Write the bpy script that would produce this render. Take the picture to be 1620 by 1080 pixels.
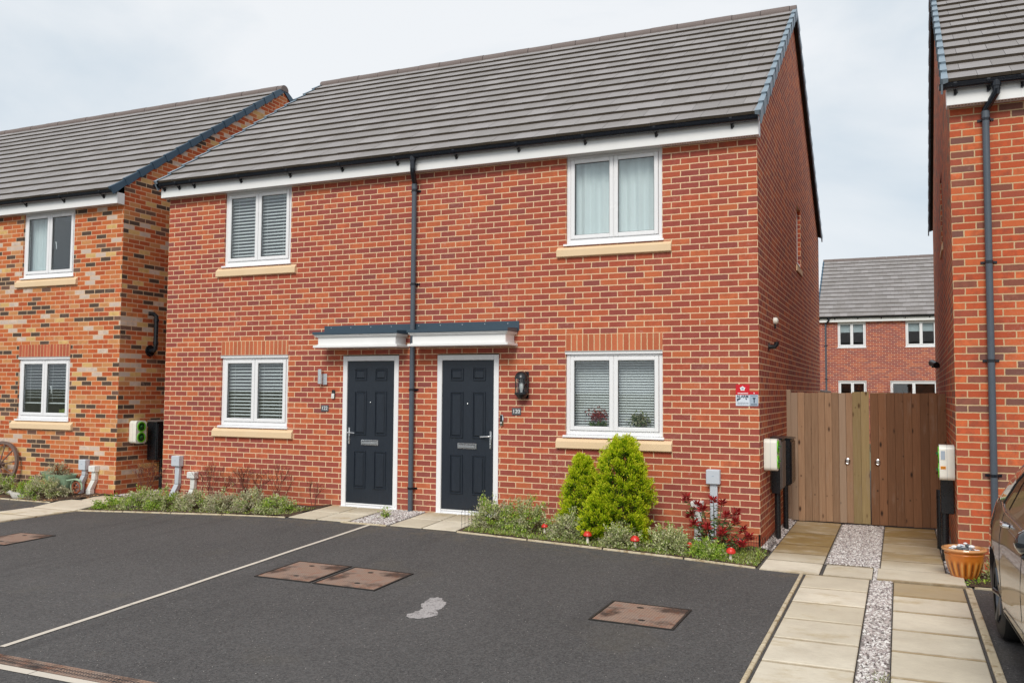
import bpy, math, random
import numpy as np
from mathutils import Vector, Matrix

# ------------------------------------------------------------------ camera, world, sun, exposure
for o in list(bpy.data.objects): bpy.data.objects.remove(o)
scene = bpy.context.scene
COL = scene.collection
def set_camera():
    yaw, pitch, roll = 0.413382180, 0.0558723241, 0.00693886543
    f = Vector((-math.sin(yaw)*math.cos(pitch), math.cos(yaw)*math.cos(pitch), math.sin(pitch)))
    r = Vector((math.cos(yaw), math.sin(yaw), 0)); u = r.cross(f)
    r2 = r*math.cos(roll)+u*math.sin(roll); u2 = -r*math.sin(roll)+u*math.cos(roll)
    cd = bpy.data.cameras.new('camera'); cd.sensor_width = 36; cd.lens = 1397.922/1620*36
    cd.clip_start = 0.05; cd.clip_end = 3000
    c = bpy.data.objects.new('camera', cd); COL.objects.link(c)
    m = Matrix((r2, u2, -f)).transposed().to_4x4(); m.translation = Vector((1.48005, -10.44672, 1.61237))
    c.matrix_world = m; scene.camera = c
set_camera()
SUN_EL, SUN_DIR = math.radians(40), Vector((-0.14, 0.99, 0)).normalized()   # horizontal travel of the light
w = bpy.data.worlds.new('World'); scene.world = w; w.use_nodes = True
def world():
    nt = w.node_tree; n = nt.nodes; L = nt.links; n.clear()
    out = n.new('ShaderNodeOutputWorld')
    sky = n.new('ShaderNodeTexSky'); sky.sky_type = 'NISHITA'; sky.sun_disc = False
    sky.sun_elevation = SUN_EL; sky.sun_rotation = math.atan2(-SUN_DIR.x, -SUN_DIR.y)
    sky.air_density = 1.0; sky.dust_density = 2.0
    b1 = n.new('ShaderNodeBackground'); b1.inputs[1].default_value = 0.10; L.new(sky.outputs[0], b1.inputs[0])
    tc = n.new('ShaderNodeTexCoord')
    mp = n.new('ShaderNodeMapping'); mp.inputs['Scale'].default_value = (1, 1, 2.3); mp.inputs['Location'].default_value = (3.1, 0.4, 0.2)
    L.new(tc.outputs['Generated'], mp.inputs[0])
    nz = n.new('ShaderNodeTexNoise'); nz.inputs['Scale'].default_value = 2.1; nz.inputs['Detail'].default_value = 7; nz.inputs['Roughness'].default_value = .52
    nz.inputs['Distortion'].default_value = .35
    L.new(mp.outputs[0], nz.inputs['Vector'])
    cr = n.new('ShaderNodeValToRGB'); e = cr.color_ramp.elements
    e[0].position = .37; e[0].color = (.54, .615, .68, 1); e[1].position = .63; e[1].color = (.76, .78, .80, 1)
    m = cr.color_ramp.elements.new(.5); m.color = (.655, .70, .74, 1)
    L.new(nz.outputs[0], cr.inputs[0])
    b2 = n.new('ShaderNodeBackground'); b2.inputs[1].default_value = 1.0; L.new(cr.outputs[0], b2.inputs[0])
    mx = n.new('ShaderNodeMixShader'); mx.inputs[0].default_value = .93
    L.new(b1.outputs[0], mx.inputs[1]); L.new(b2.outputs[0], mx.inputs[2]); L.new(mx.outputs[0], out.inputs[0])
world()
def sun():
    l = bpy.data.lights.new('sun', 'SUN'); l.energy = 1.75; l.angle = math.radians(24); l.color = (1, .95, .87)
    o = bpy.data.objects.new('sun', l); COL.objects.link(o)
    d = Vector((SUN_DIR.x*math.cos(SUN_EL), SUN_DIR.y*math.cos(SUN_EL), -math.sin(SUN_EL)))
    o.rotation_euler = d.to_track_quat('-Z', 'Y').to_euler()
sun()
scene.render.engine = 'CYCLES'
scene.view_settings.view_transform = 'Standard'; scene.view_settings.look = 'None'
scene.view_settings.exposure = 0.28; scene.view_settings.gamma = 1

# ------------------------------------------------------------------ object helpers
def link(o, parent=None):
    COL.objects.link(o)
    if parent: o.parent = parent
    return o
def tag(o, label=None, cat=None, group=None, kind=None):
    if label: o['label'] = label
    if cat: o['category'] = cat
    if group: o['group'] = group
    if kind: o['kind'] = kind
    return o
def thing(name, label, cat, loc=(0, 0, 0), rz=0, group=None):
    o = bpy.data.objects.new(name, None); o.empty_display_size = .2
    COL.objects.link(o); o.location = loc; o.rotation_euler = (0, 0, rz)
    return tag(o, label, cat, group)

class MB:
    def __init__(s): s.v = []; s.f = []; s.m = []; s.mi = 0
    def add(s, vs, fs, mi=None):
        b = len(s.v); s.v += [tuple(map(float, q)) for q in vs]; s.f += [tuple(i+b for i in f) for f in fs]
        s.m += [s.mi if mi is None else mi]*len(fs); return s
    def box(s, x0, x1, y0, y1, z0, z1, mi=None):
        if x0 > x1: x0, x1 = x1, x0
        if y0 > y1: y0, y1 = y1, y0
        if z0 > z1: z0, z1 = z1, z0
        return s.add([(x0,y0,z0),(x1,y0,z0),(x1,y1,z0),(x0,y1,z0),(x0,y0,z1),(x1,y0,z1),(x1,y1,z1),(x0,y1,z1)],
            [(0,3,2,1),(4,5,6,7),(0,1,5,4),(1,2,6,5),(2,3,7,6),(3,0,4,7)], mi)
    def bbox(s, x0, x1, y0, y1, z0, z1, b=.004, mi=None):
        """box with chamfered vertical/horizontal edges (all twelve)"""
        import itertools
        cx, cy, cz = (x0+x1)/2, (y0+y1)/2, (z0+z1)/2; hx, hy, hz = abs(x1-x0)/2, abs(y1-y0)/2, abs(z1-z0)/2
        b = min(b, hx*.9, hy*.9, hz*.9); vs = []; idx = {}
        for sx in (-1, 1):
            for sy in (-1, 1):
                for sz in (-1, 1):
                    for k, d in enumerate(((0, b, b), (b, 0, b), (b, b, 0))):
                        idx[sx, sy, sz, k] = len(vs); vs.append((cx+sx*(hx-d[0]), cy+sy*(hy-d[1]), cz+sz*(hz-d[2])))
        F = []
        for sx in (-1, 1): F.append([idx[sx, a, c, 0] for a, c in ((-1,-1),(1,-1),(1,1),(-1,1))][::sx])
        for sy in (-1, 1): F.append([idx[a, sy, c, 1] for a, c in ((-1,-1),(1,-1),(1,1),(-1,1))][::-sy])
        for sz in (-1, 1): F.append([idx[a, c, sz, 2] for a, c in ((-1,-1),(1,-1),(1,1),(-1,1))][::sz])
        for sy in (-1, 1):
            for sz in (-1, 1):
                F.append([idx[-1,sy,sz,1], idx[1,sy,sz,1], idx[1,sy,sz,2], idx[-1,sy,sz,2]][::-1 if sy*sz > 0 else 1][::-1])
        for sx in (-1, 1):
            for sz in (-1, 1):
                F.append([idx[sx,-1,sz,0], idx[sx,1,sz,0], idx[sx,1,sz,2], idx[sx,-1,sz,2]][::-1 if sx*sz < 0 else 1][::-1][::-1])
            for sy in (-1, 1):
                F.append([idx[sx,sy,-1,0], idx[sx,sy,1,0], idx[sx,sy,1,1], idx[sx,sy,-1,1]][::-1 if sx*sy > 0 else 1])
        for sx in (-1, 1):
            for sy in (-1, 1):
                for sz in (-1, 1):
                    t = [idx[sx,sy,sz,0], idx[sx,sy,sz,1], idx[sx,sy,sz,2]]; F.append(t if sx*sy*sz > 0 else t[::-1])
        return s.add(vs, F, mi)
    def tube(s, pts, r, n=10, mi=None, cap=True):
        pts = [Vector(p) for p in pts]; R = r if isinstance(r, (list, tuple)) else [r]*len(pts); vs = []; fs = []
        up = Vector((0, 0, 1)); px = None
        for i, p in enumerate(pts):
            t = (pts[min(i+1, len(pts)-1)]-pts[max(i-1, 0)]).normalized()
            if px is None: px = t.cross(up if abs(t.z) < .9 else Vector((1, 0, 0))).normalized()
            px = (px-t*px.dot(t)).normalized(); py = t.cross(px)
            for k in range(n):
                a = 2*math.pi*k/n; vs.append(p+(px*math.cos(a)+py*math.sin(a))*R[i])
        for i in range(len(pts)-1):
            for k in range(n):
                a, b = i*n+k, i*n+(k+1) % n; fs.append((a, b, b+n, a+n))
        if cap: fs += [tuple(range(n))[::-1], tuple(range((len(pts)-1)*n, len(pts)*n))]
        return s.add(vs, fs, mi)
    def lathe(s, prof, c=(0, 0, 0), n=24, mi=None, sx=1, sy=1):
        vs = []; fs = []
        for r, z in prof:
            for k in range(n):
                a = 2*math.pi*k/n; vs.append((c[0]+r*math.cos(a)*sx, c[1]+r*math.sin(a)*sy, c[2]+z))
        for i in range(len(prof)-1):
            for k in range(n):
                a, b = i*n+k, i*n+(k+1) % n; fs.append((a, b, b+n, a+n))
        fs += [tuple(range(n))[::-1], tuple(range((len(prof)-1)*n, len(prof)*n))]
        return s.add(vs, fs, mi)
    def prism(s, poly, axis, a, b, mi=None):
        """poly: 2D points; extruded along axis ('x' -> points are (y,z), 'y' -> (x,z), 'z' -> (x,y))"""
        n = len(poly)
        g = {'x': lambda p, t: (t, p[0], p[1]), 'y': lambda p, t: (p[0], t, p[1]), 'z': lambda p, t: (p[0], p[1], t)}[axis]
        vs = [g(p, a) for p in poly]+[g(p, b) for p in poly]
        fs = [tuple(range(n)), tuple(range(n, 2*n))[::-1]]+[(i, i+n, (i+1) % n+n, (i+1) % n) for i in range(n)]
        return s.add(vs, fs, mi)
    def obj(s, name, mats, parent=None, smooth=False, fix=True):
        me = bpy.data.meshes.new(name); me.from_pydata(s.v, [], s.f)
        for m in (mats if isinstance(mats, (list, tuple)) else [mats]): me.materials.append(m)
        me.polygons.foreach_set('material_index', s.m)
        me.validate()
        if fix:
            import bmesh
            bm = bmesh.new(); bm.from_mesh(me); bmesh.ops.recalc_face_normals(bm, faces=bm.faces); bm.to_mesh(me); bm.free()
        if smooth:
            me.polygons.foreach_set('use_smooth', [True]*len(me.polygons))
            try: me.set_sharp_from_angle(angle=math.radians(40))
            except Exception: pass
        me.update()
        return link(bpy.data.objects.new(name, me), parent)

# ------------------------------------------------------------------ materials
class NT:
    def __init__(s, name):
        s.mat = bpy.data.materials.new(name); s.mat.use_nodes = True; s.t = s.mat.node_tree; s.n = s.t.nodes; s.n.clear()
        s.out = s.n.new('ShaderNodeOutputMaterial'); s.p = s.n.new('ShaderNodeBsdfPrincipled'); s.t.links.new(s.p.outputs[0], s.out.inputs[0])
    def L(s, a, b): s.t.links.new(a, b)
    def put(s, sock, v):
        if hasattr(v, 'is_output') or hasattr(v, 'links'): s.L(v, sock)
        elif isinstance(v, (tuple, list)) and len(v) == 3 and sock.type == 'RGBA': sock.default_value = (*v, 1)
        else: sock.default_value = v
    def m(s, op, a, b=None, c=None):
        n = s.n.new('ShaderNodeMath'); n.operation = op
        for i, v in enumerate((a, b, c)):
            if v is not None: s.put(n.inputs[i], v)
        return n.outputs[0]
    def coord(s, which='Object'):
        return s.n.new('ShaderNodeTexCoord').outputs[which]
    def sep(s, v): n = s.n.new('ShaderNodeSeparateXYZ'); s.L(v, n.inputs[0]); return n.outputs
    def comb(s, x, y, z):
        n = s.n.new('ShaderNodeCombineXYZ')
        for i, v in enumerate((x, y, z)): s.put(n.inputs[i], v)
        return n.outputs[0]
    def noise(s, v, scale, detail=3, rough=.5, dist=0):
        n = s.n.new('ShaderNodeTexNoise'); s.L(v, n.inputs['Vector']); n.inputs['Scale'].default_value = scale
        n.inputs['Detail'].default_value = detail; n.inputs['Roughness'].default_value = rough; n.inputs['Distortion'].default_value = dist
        return n.outputs[0]
    def white(s, v): n = s.n.new('ShaderNodeTexWhiteNoise'); n.noise_dimensions = '3D'; s.L(v, n.inputs['Vector']); return n.outputs[0]
    def vor(s, v, scale, feature='F1', rand=1):
        n = s.n.new('ShaderNodeTexVoronoi'); s.L(v, n.inputs['Vector']); n.inputs['Scale'].default_value = scale; n.feature = feature
        n.inputs['Randomness'].default_value = rand; return n.outputs
    def scale(s, v, sc, loc=(0, 0, 0)):
        n = s.n.new('ShaderNodeMapping'); s.L(v, n.inputs[0]); n.inputs['Scale'].default_value = sc; n.inputs['Location'].default_value = loc; return n.outputs[0]
    def ramp(s, f, stops, const=False):
        n = s.n.new('ShaderNodeValToRGB'); s.put(n.inputs[0], f); cr = n.color_ramp
        if const: cr.interpolation = 'CONSTANT'
        for i, (p, c) in enumerate(stops):
            e = cr.elements[i] if i < 2 else cr.elements.new(p)
            e.position = p; e.color = (*c, 1) if len(c) == 3 else c
        return n.outputs[0]
    def mix(s, f, a, b, mode='MIX'):
        n = s.n.new('ShaderNodeMix'); n.data_type = 'RGBA'; n.blend_type = mode
        s.put(n.inputs[0], f); s.put(n.inputs[6], a); s.put(n.inputs[7], b); return n.outputs[2]
    def mr(s, v, a, b, c=0, d=1, smooth=False):
        n = s.n.new('ShaderNodeMapRange'); s.put(n.inputs[0], v)
        if smooth: n.interpolation_type = 'SMOOTHSTEP'
        for i, q in enumerate((a, b, c, d)): s.put(n.inputs[i+1], q)
        return n.outputs[0]
    def bump(s, h, dist=.005, strength=1):
        n = s.n.new('ShaderNodeBump'); s.L(h, n.inputs['Height']); n.inputs['Distance'].default_value = dist; n.inputs['Strength'].default_value = strength
        s.L(n.outputs[0], s.p.inputs['Normal']); return n.outputs[0]
    def base(s, c): s.put(s.p.inputs['Base Color'], c)
    def rough(s, r): s.put(s.p.inputs['Roughness'], r)

def srgb(r, g, b, k=1.0):
    f = lambda c: (c/255/12.92 if c/255 <= .04045 else ((c/255+.055)/1.055)**2.4)*k
    return (f(r), f(g), f(b))

def plain(name, c, rough=.5, metal=0, var=.08, scale=6, bump=0, coat=0, spec=.5):
    t = NT(name); v = t.coord(); nz = t.noise(v, scale, 4, .6)
    t.base(t.mix(nz, tuple(x*(1-var) for x in c), tuple(min(1, x*(1+var)) for x in c)))
    t.rough(t.mr(nz, 0, 1, max(0, rough-.07), min(1, rough+.07))); t.p.inputs['Metallic'].default_value = metal
    t.p.inputs['Coat Weight'].default_value = coat; t.p.inputs['Specular IOR Level'].default_value = spec
    if bump: t.bump(t.noise(v, scale*8, 3), bump)
    return t.mat

def brick(name, stops, mortar, soldier=False, seed=0, cluster=0, inner=.55, frost=.14, bond=True):
    t = NT(name); co = t.coord(); nm = t.sep(t.coord('Normal'))
    X, Y, Z = t.sep(co)[0:3]
    side = t.m('GREATER_THAN', t.m('ABSOLUTE', nm[0]), .6)
    u = t.m('ADD', t.m('MULTIPLY', X, t.m('SUBTRACT', 1, side)), t.m('MULTIPLY', Y, side))
    # ragged edges
    wob = t.noise(co, 26, 2, .6); wob2 = t.noise(t.scale(co, (1, 1, 1), (5, 3, 7)), 30, 2, .6)
    u2 = t.m('ADD', u, t.m('MULTIPLY', t.m('SUBTRACT', wob, .5), .011))
    z2 = t.m('ADD', Z, t.m('MULTIPLY', t.m('SUBTRACT', wob2, .5), .008))
    bw, bh = (.075, .225) if soldier else (.225, .075)
    zz = t.m('DIVIDE', z2, bh); row = t.m('FLOOR', zz)
    off = 0 if soldier else t.m('MULTIPLY', t.m('PINGPONG', row, 1), .5)
    uu = t.m('ADD', t.m('DIVIDE', u2, bw), off); col = t.m('FLOOR', uu)
    fu = t.m('FRACT', uu); fz = t.m('FRACT', zz)
    du = t.m('MULTIPLY', t.m('MINIMUM', fu, t.m('SUBTRACT', 1, fu)), bw)
    dz = t.m('MULTIPLY', t.m('MINIMUM', fz, t.m('SUBTRACT', 1, fz)), bh)
    if soldier: dz = t.m('ADD', dz, .004)
    d = t.m('MINIMUM', du, dz)
    mask = t.mr(d, .0040, .0074, 0, 1, True)
    cell = t.comb(t.m('ADD', col, seed+.5), t.m('ADD', row, .5), t.m('ADD', side, .5))
    r1 = t.white(cell); r2 = t.white(t.scale(cell, (1, 1, 1), (31, 17, 9)))
    if cluster:
        cl = t.noise(t.comb(t.m('MULTIPLY', col, .45), t.m('MULTIPLY', row, .9), side), .5, 2, .5)
        r1 = t.m('ADD', r1, t.m('MULTIPLY', t.m('SUBTRACT', cl, .5), cluster*4))
    bc = t.ramp(r1, stops, True)
    # in-brick variation: kiss-marks and darker hearts
    big = t.noise(co, 11, 3, .6); fine = t.noise(co, 90, 4, .7)
    bc = t.mix(t.m('MULTIPLY', t.mr(big, .38, .68, 0, 1), t.m('MULTIPLY', r2, inner)), bc, tuple(c*.60 for c in stops[0][1]))
    bc = t.mix(t.mr(fine, .3, .75, 0, .35), bc, t.mix(1, bc, (.55, .5, .5), 'MULTIPLY'))
    fr = t.m('MULTIPLY', t.mr(t.noise(co, 14, 5, .75), .56, .75, 0, 1), t.mr(t.white(t.scale(cell, (1, 1, 1), (3, 77, 9))), 1-frost, 1, 0, .75))
    bc = t.mix(fr, bc, srgb(212, 175, 165))
    bc = t.mix(.5, bc, t.mix(1, bc, t.mix(r2, (.80, .80, .82), (1.2, 1.18, 1.14)), 'MULTIPLY'))
    bloom = t.m('MULTIPLY', t.mr(t.noise(co, 1.1, 3, .6), .52, .72, 0, 1), t.mr(t.noise(co, 24, 5, .8), .5, .72, 0, .6))
    bc = t.mix(bloom, bc, srgb(206, 172, 160))
    lf = t.noise(co, .55, 4, .6)     # broad weathering of the whole wall
    mo = t.mix(t.noise(co, 60, 3, .7), tuple(c*.82 for c in mortar), tuple(min(1, c*1.12) for c in mortar))
    colr = t.mix(mask, mo, bc)
    colr = t.mix(1, colr, t.mix(lf, (.9, .9, .92), (1.06, 1.04, 1.02)), 'MULTIPLY')
    splash = t.m('MULTIPLY', t.mr(Z, -.2, .45, 1, 0), t.mr(t.noise(t.scale(co, (1, 1, .5)), 3, 4, .7), .35, .7, 0, .45)); colr = t.mix(splash, colr, srgb(150, 112, 90))
    t.base(colr); t.rough(.88); t.p.inputs['Specular IOR Level'].default_value = .25
    t.bump(t.m('MULTIPLY', t.m('ADD', t.m('MULTIPLY', mask, .8), t.m('MULTIPLY', fine, .3)), t.m('SUBTRACT', 1, t.m('MULTIPLY', side, .95))), .003, .6)
    return t.mat

B1 = [(0, srgb(170, 88, 72)), (.16, srgb(186, 94, 70)), (.36, srgb(198, 104, 72)), (.54, srgb(172, 88, 74)), (.70, srgb(162, 84, 74)), (.84, srgb(206, 114, 76)), (.95, srgb(154, 86, 78))]
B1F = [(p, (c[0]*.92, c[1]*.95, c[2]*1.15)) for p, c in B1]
BL = [(0, srgb(92, 76, 66)), (.12, srgb(124, 94, 80)), (.18, srgb(200, 100, 58)), (.38, srgb(212, 118, 68)), (.56, srgb(192, 96, 58)), (.68, srgb(210, 130, 80)), (.80, srgb(214, 150, 98)), (.90, srgb(226, 186, 122)), (.985, srgb(220, 200, 184))]
BR = [(0, srgb(134, 92, 82)), (.08, srgb(150, 92, 76)), (.15, srgb(204, 98, 62)), (.42, srgb(218, 114, 70)), (.66, srgb(194, 92, 60)), (.86, srgb(178, 92, 70))]
MAT = dict(
    brick=brick('red_brick', B1, srgb(236, 204, 166)),
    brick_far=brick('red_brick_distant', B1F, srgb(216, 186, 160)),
    brick_left=brick('mixed_brick', BL, srgb(224, 190, 154), seed=40, cluster=.5, inner=.35, frost=.12),
    brick_right=brick('orange_brick', BR, srgb(210, 182, 142), seed=90, cluster=.12, inner=.6, frost=.08),
    soldier=brick('soldier_brick', [(0, srgb(204, 112, 76)), (.5, srgb(210, 120, 82)), (.8, srgb(198, 106, 72))], srgb(230, 202, 160), True, 7, inner=.1, frost=.02),
    soldier_left=brick('soldier_brick_deep', [(0, srgb(196, 100, 74)), (.5, srgb(202, 108, 78)), (.8, srgb(188, 94, 68))], srgb(222, 180, 130), True, 7, inner=.1, frost=.02),
    plinth=brick('plinth_brick', [(0, srgb(196, 92, 62)), (.5, srgb(204, 100, 68)), (.8, srgb(188, 88, 62))], srgb(206, 150, 112), seed=12, inner=.15, frost=.25),
    white=plain('white_upvc', (.86, .86, .87), .28, var=.03, scale=3),
    whitep=plain('white_painted_trim', (.85, .85, .84), .35, var=.05, scale=4),
    soffit=plain('soffit_vent_strip', (.38, .36, .34), .6),
    black=plain('black_plastic', (.012, .014, .017), .28, var=.2, scale=20),
    pipe=plain('dark_grey_pipe', srgb(80, 88, 98), .38, var=.12, scale=8),
    gutter=plain('black_gutter', (.010, .013, .020), .22, var=.2),
    lead=plain('blue_grey_capping', srgb(58, 76, 90), .33, var=.12, scale=5),
    verge=plain('slate_blue_verge', srgb(66, 90, 108), .5, var=.1, scale=5, bump=.001),
    vergelight=plain('pale_blue_grey_verge', srgb(134, 150, 162), .5, var=.1, scale=5),
    ridge=plain('ridge_tile_clay', srgb(118, 106, 102), .75, var=.15, scale=9, bump=.002),
    chrome=plain('brushed_chrome', (.80, .81, .82), .22, 1, var=.05),
    grey=plain('grey_meter_plastic', srgb(196, 202, 210), .45, var=.05),
    greypale=plain('pale_grey_plastic', srgb(224, 224, 220), .45, var=.05),
    blindw=plain('white_blind_slat', (.86, .87, .88), .5, var=.02),
    blindr=plain('roller_blind_fabric', srgb(190, 200, 205), .8, var=.05, scale=2),
    dark=plain('dark_interior', (.02, .022, .025), .9),
    rubber=plain('rubber', (.012, .012, .012), .75, var=.2, scale=30),
    iron=plain('dark_iron', (.03, .028, .026), .6, .3),
    orange=plain('orange_label', srgb(235, 150, 30), .5),
    red=plain('sign_red', srgb(205, 22, 38), .35, var=.02),
    signgrey=plain('sign_grey', srgb(165, 180, 195), .4, var=.06, scale=30),
    signpale=plain('sign_pale', srgb(214, 222, 232), .4, var=.04, scale=30),
    ink=plain('dark_blue_ink', srgb(40, 60, 80), .5),
    inkwhite=plain('white_ink', (.85, .85, .85), .5, var=.01),
    green=plain('lime_green_plastic', srgb(110, 200, 40), .35),
    greendark=plain('dark_green_plastic', srgb(20, 80, 30), .25),
    evwhite=plain('ivory_white_plastic', srgb(236, 236, 226), .3, var=.02),
    slatep=plain('slate_plate', srgb(84, 88, 92), .6, var=.2, scale=25),
    bulb=plain('frosted_glass', srgb(200, 205, 205), .15),
)

def stone_sill():
    t = NT('buff_cast_stone'); v = t.coord()
    c = t.mix(t.noise(v, 3, 4, .6), srgb(226, 196, 156), srgb(236, 210, 174)); c = t.mix(t.mr(t.noise(v, 150, 2), .3, .8, 0, .25), c, srgb(206, 174, 136))
    t.base(c); t.rough(.8); t.bump(t.noise(v, 200, 2), .001); return t.mat
MAT['sill'] = stone_sill()

def glass_mat():
    t = NT('window_glass'); t.n.remove(t.p)
    tr = t.n.new('ShaderNodeBsdfTransparent'); tr.inputs[0].default_value = (.93, .96, .96, 1)
    gl = t.n.new('ShaderNodeBsdfGlossy'); gl.inputs['Roughness'].default_value = .015
    fr = t.n.new('ShaderNodeLayerWeight'); fr.inputs[0].default_value = .5
    mx = t.n.new('ShaderNodeMixShader'); t.L(t.mr(t.m('POWER', fr.outputs['Facing'], 4.0), 0, 1, .085, 1), mx.inputs[0]); t.L(tr.outputs[0], mx.inputs[1]); t.L(gl.outputs[0], mx.inputs[2])
    nb = t.n.new('ShaderNodeBump'); nb.inputs['Distance'].default_value = .002; nb.inputs['Strength'].default_value = .15
    t.L(t.noise(t.coord(), 1.6, 2), nb.inputs['Height']); t.L(nb.outputs[0], gl.inputs['Normal'])
    t.L(mx.outputs[0], t.out.inputs[0]); return t.mat
MAT['glass'] = glass_mat()

def curtain_mat():
    t = NT('voile_curtain'); v = t.coord(); X, Y, Z = t.sep(v)[0:3]
    n = t.noise(t.comb(t.m('MULTIPLY', X, 9), 0, t.m('MULTIPLY', Z, .5)), 1.4, 3)
    t.base(t.mix(n, srgb(222, 232, 234), srgb(246, 249, 250))); t.rough(.9); return t.mat
MAT['curtain'] = curtain_mat()

def tile_mat(name='roof_tile', k=1.0):
    t = NT(name); v = t.coord(); X, Y, Z = t.sep(v)[0:3]
    g = t.n.new('ShaderNodeNewGeometry').outputs['Random Per Island']
    c = t.ramp(g, [(0, srgb(141, 136, 134, k)), (.5, srgb(149, 144, 143, k)), (1, srgb(158, 153, 152, k))])
    c = t.mix(t.mr(t.noise(v, 3.0, 5, .65), .4, .75, 0, .35), c, srgb(122, 114, 106, k))
    c = t.mix(t.mr(t.noise(v, 60, 3, .7), .55, .8, 0, .4), c, srgb(95, 88, 80, k))
    t.base(c); t.rough(t.mr(t.noise(v, 6, 3), 0, 1, .5, .75)); t.p.inputs['Specular IOR Level'].default_value = .4
    t.bump(t.noise(v, 180, 2), .001); return t.mat
MAT['tile'] = tile_mat(); MAT['tile_edge'] = plain('tile_edge_shadow', srgb(74, 65, 54), .9, var=.3, scale=20)  # edge colour kept dark to paint in the shadow line under each course

def door_mat():
    t = NT('anthracite_door_grain'); v = t.coord()
    g = t.noise(t.scale(v, (9, 9, 1.0)), 7, 5, .7, 1.2)
    t.base(t.mix(g, srgb(22, 27, 34), srgb(40, 49, 61))); t.rough(t.mr(g, 0, 1, .25, .45)); t.bump(g, .0025, .8); return t.mat
MAT['door'] = door_mat()

def tarmac_mat():
    t = NT('tarmac'); v = t.coord()
    big = t.noise(v, .55, 4, .55); med = t.noise(v, 3.5, 4, .6)
    c = t.mix(t.mr(big, .3, .7, 0, 1), srgb(68, 67, 68), srgb(100, 98, 98)); c = t.mix(t.mr(med, .3, .7, 0, .4), c, srgb(74, 73, 73))
    cellr = t.vor(v, 170); s = t.sep(cellr[1])[0]; s2 = t.sep(cellr[1])[1]
    c = t.mix(t.mr(s, 0, 1, .1, .9), c, t.mix(s2, srgb(44, 43, 43), srgb(118, 115, 113)))
    cl2 = t.vor(v, 64); c = t.mix(.35, c, t.mix(t.sep(cl2[1])[1], srgb(48, 47, 47), srgb(112, 109, 107)))
    sp = t.vor(v, 75); c = t.mix(t.m('MULTIPLY', t.m('GREATER_THAN', t.sep(sp[1])[0], 0.988), t.m('LESS_THAN', sp[0], .26)), c, srgb(198, 192, 184))
    c = t.mix(t.mr(t.noise(t.scale(v, (1, 1, 1), (4, 9, 0)), .9, 3, .5), .6, .78, 0, .3), c, srgb(108, 100, 84))
    X, Y, Z = t.sep(v)[0:3]; tr = t.noise(t.scale(v, (1.5, .22, 1), (1, 5, 0)), 1.6, 4, .6); c = t.mix(t.mr(tr, .55, .75, 0, .35), c, srgb(54, 53, 54))
    gr = t.m('MULTIPLY', t.mr(Y, -1.6, -1.0, 0, 1), t.mr(t.noise(v, 7, 5, .75), .48, .62, 0, .5)); c = t.mix(gr, c, srgb(120, 108, 90))
    t.base(c); t.rough(.86); t.p.inputs['Specular IOR Level'].default_value = .3
    t.bump(t.m('ADD', cellr[0], t.m('MULTIPLY', t.noise(v, 90, 2), .5)), .004, .6); return t.mat
MAT['tarmac'] = tarmac_mat()

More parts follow.
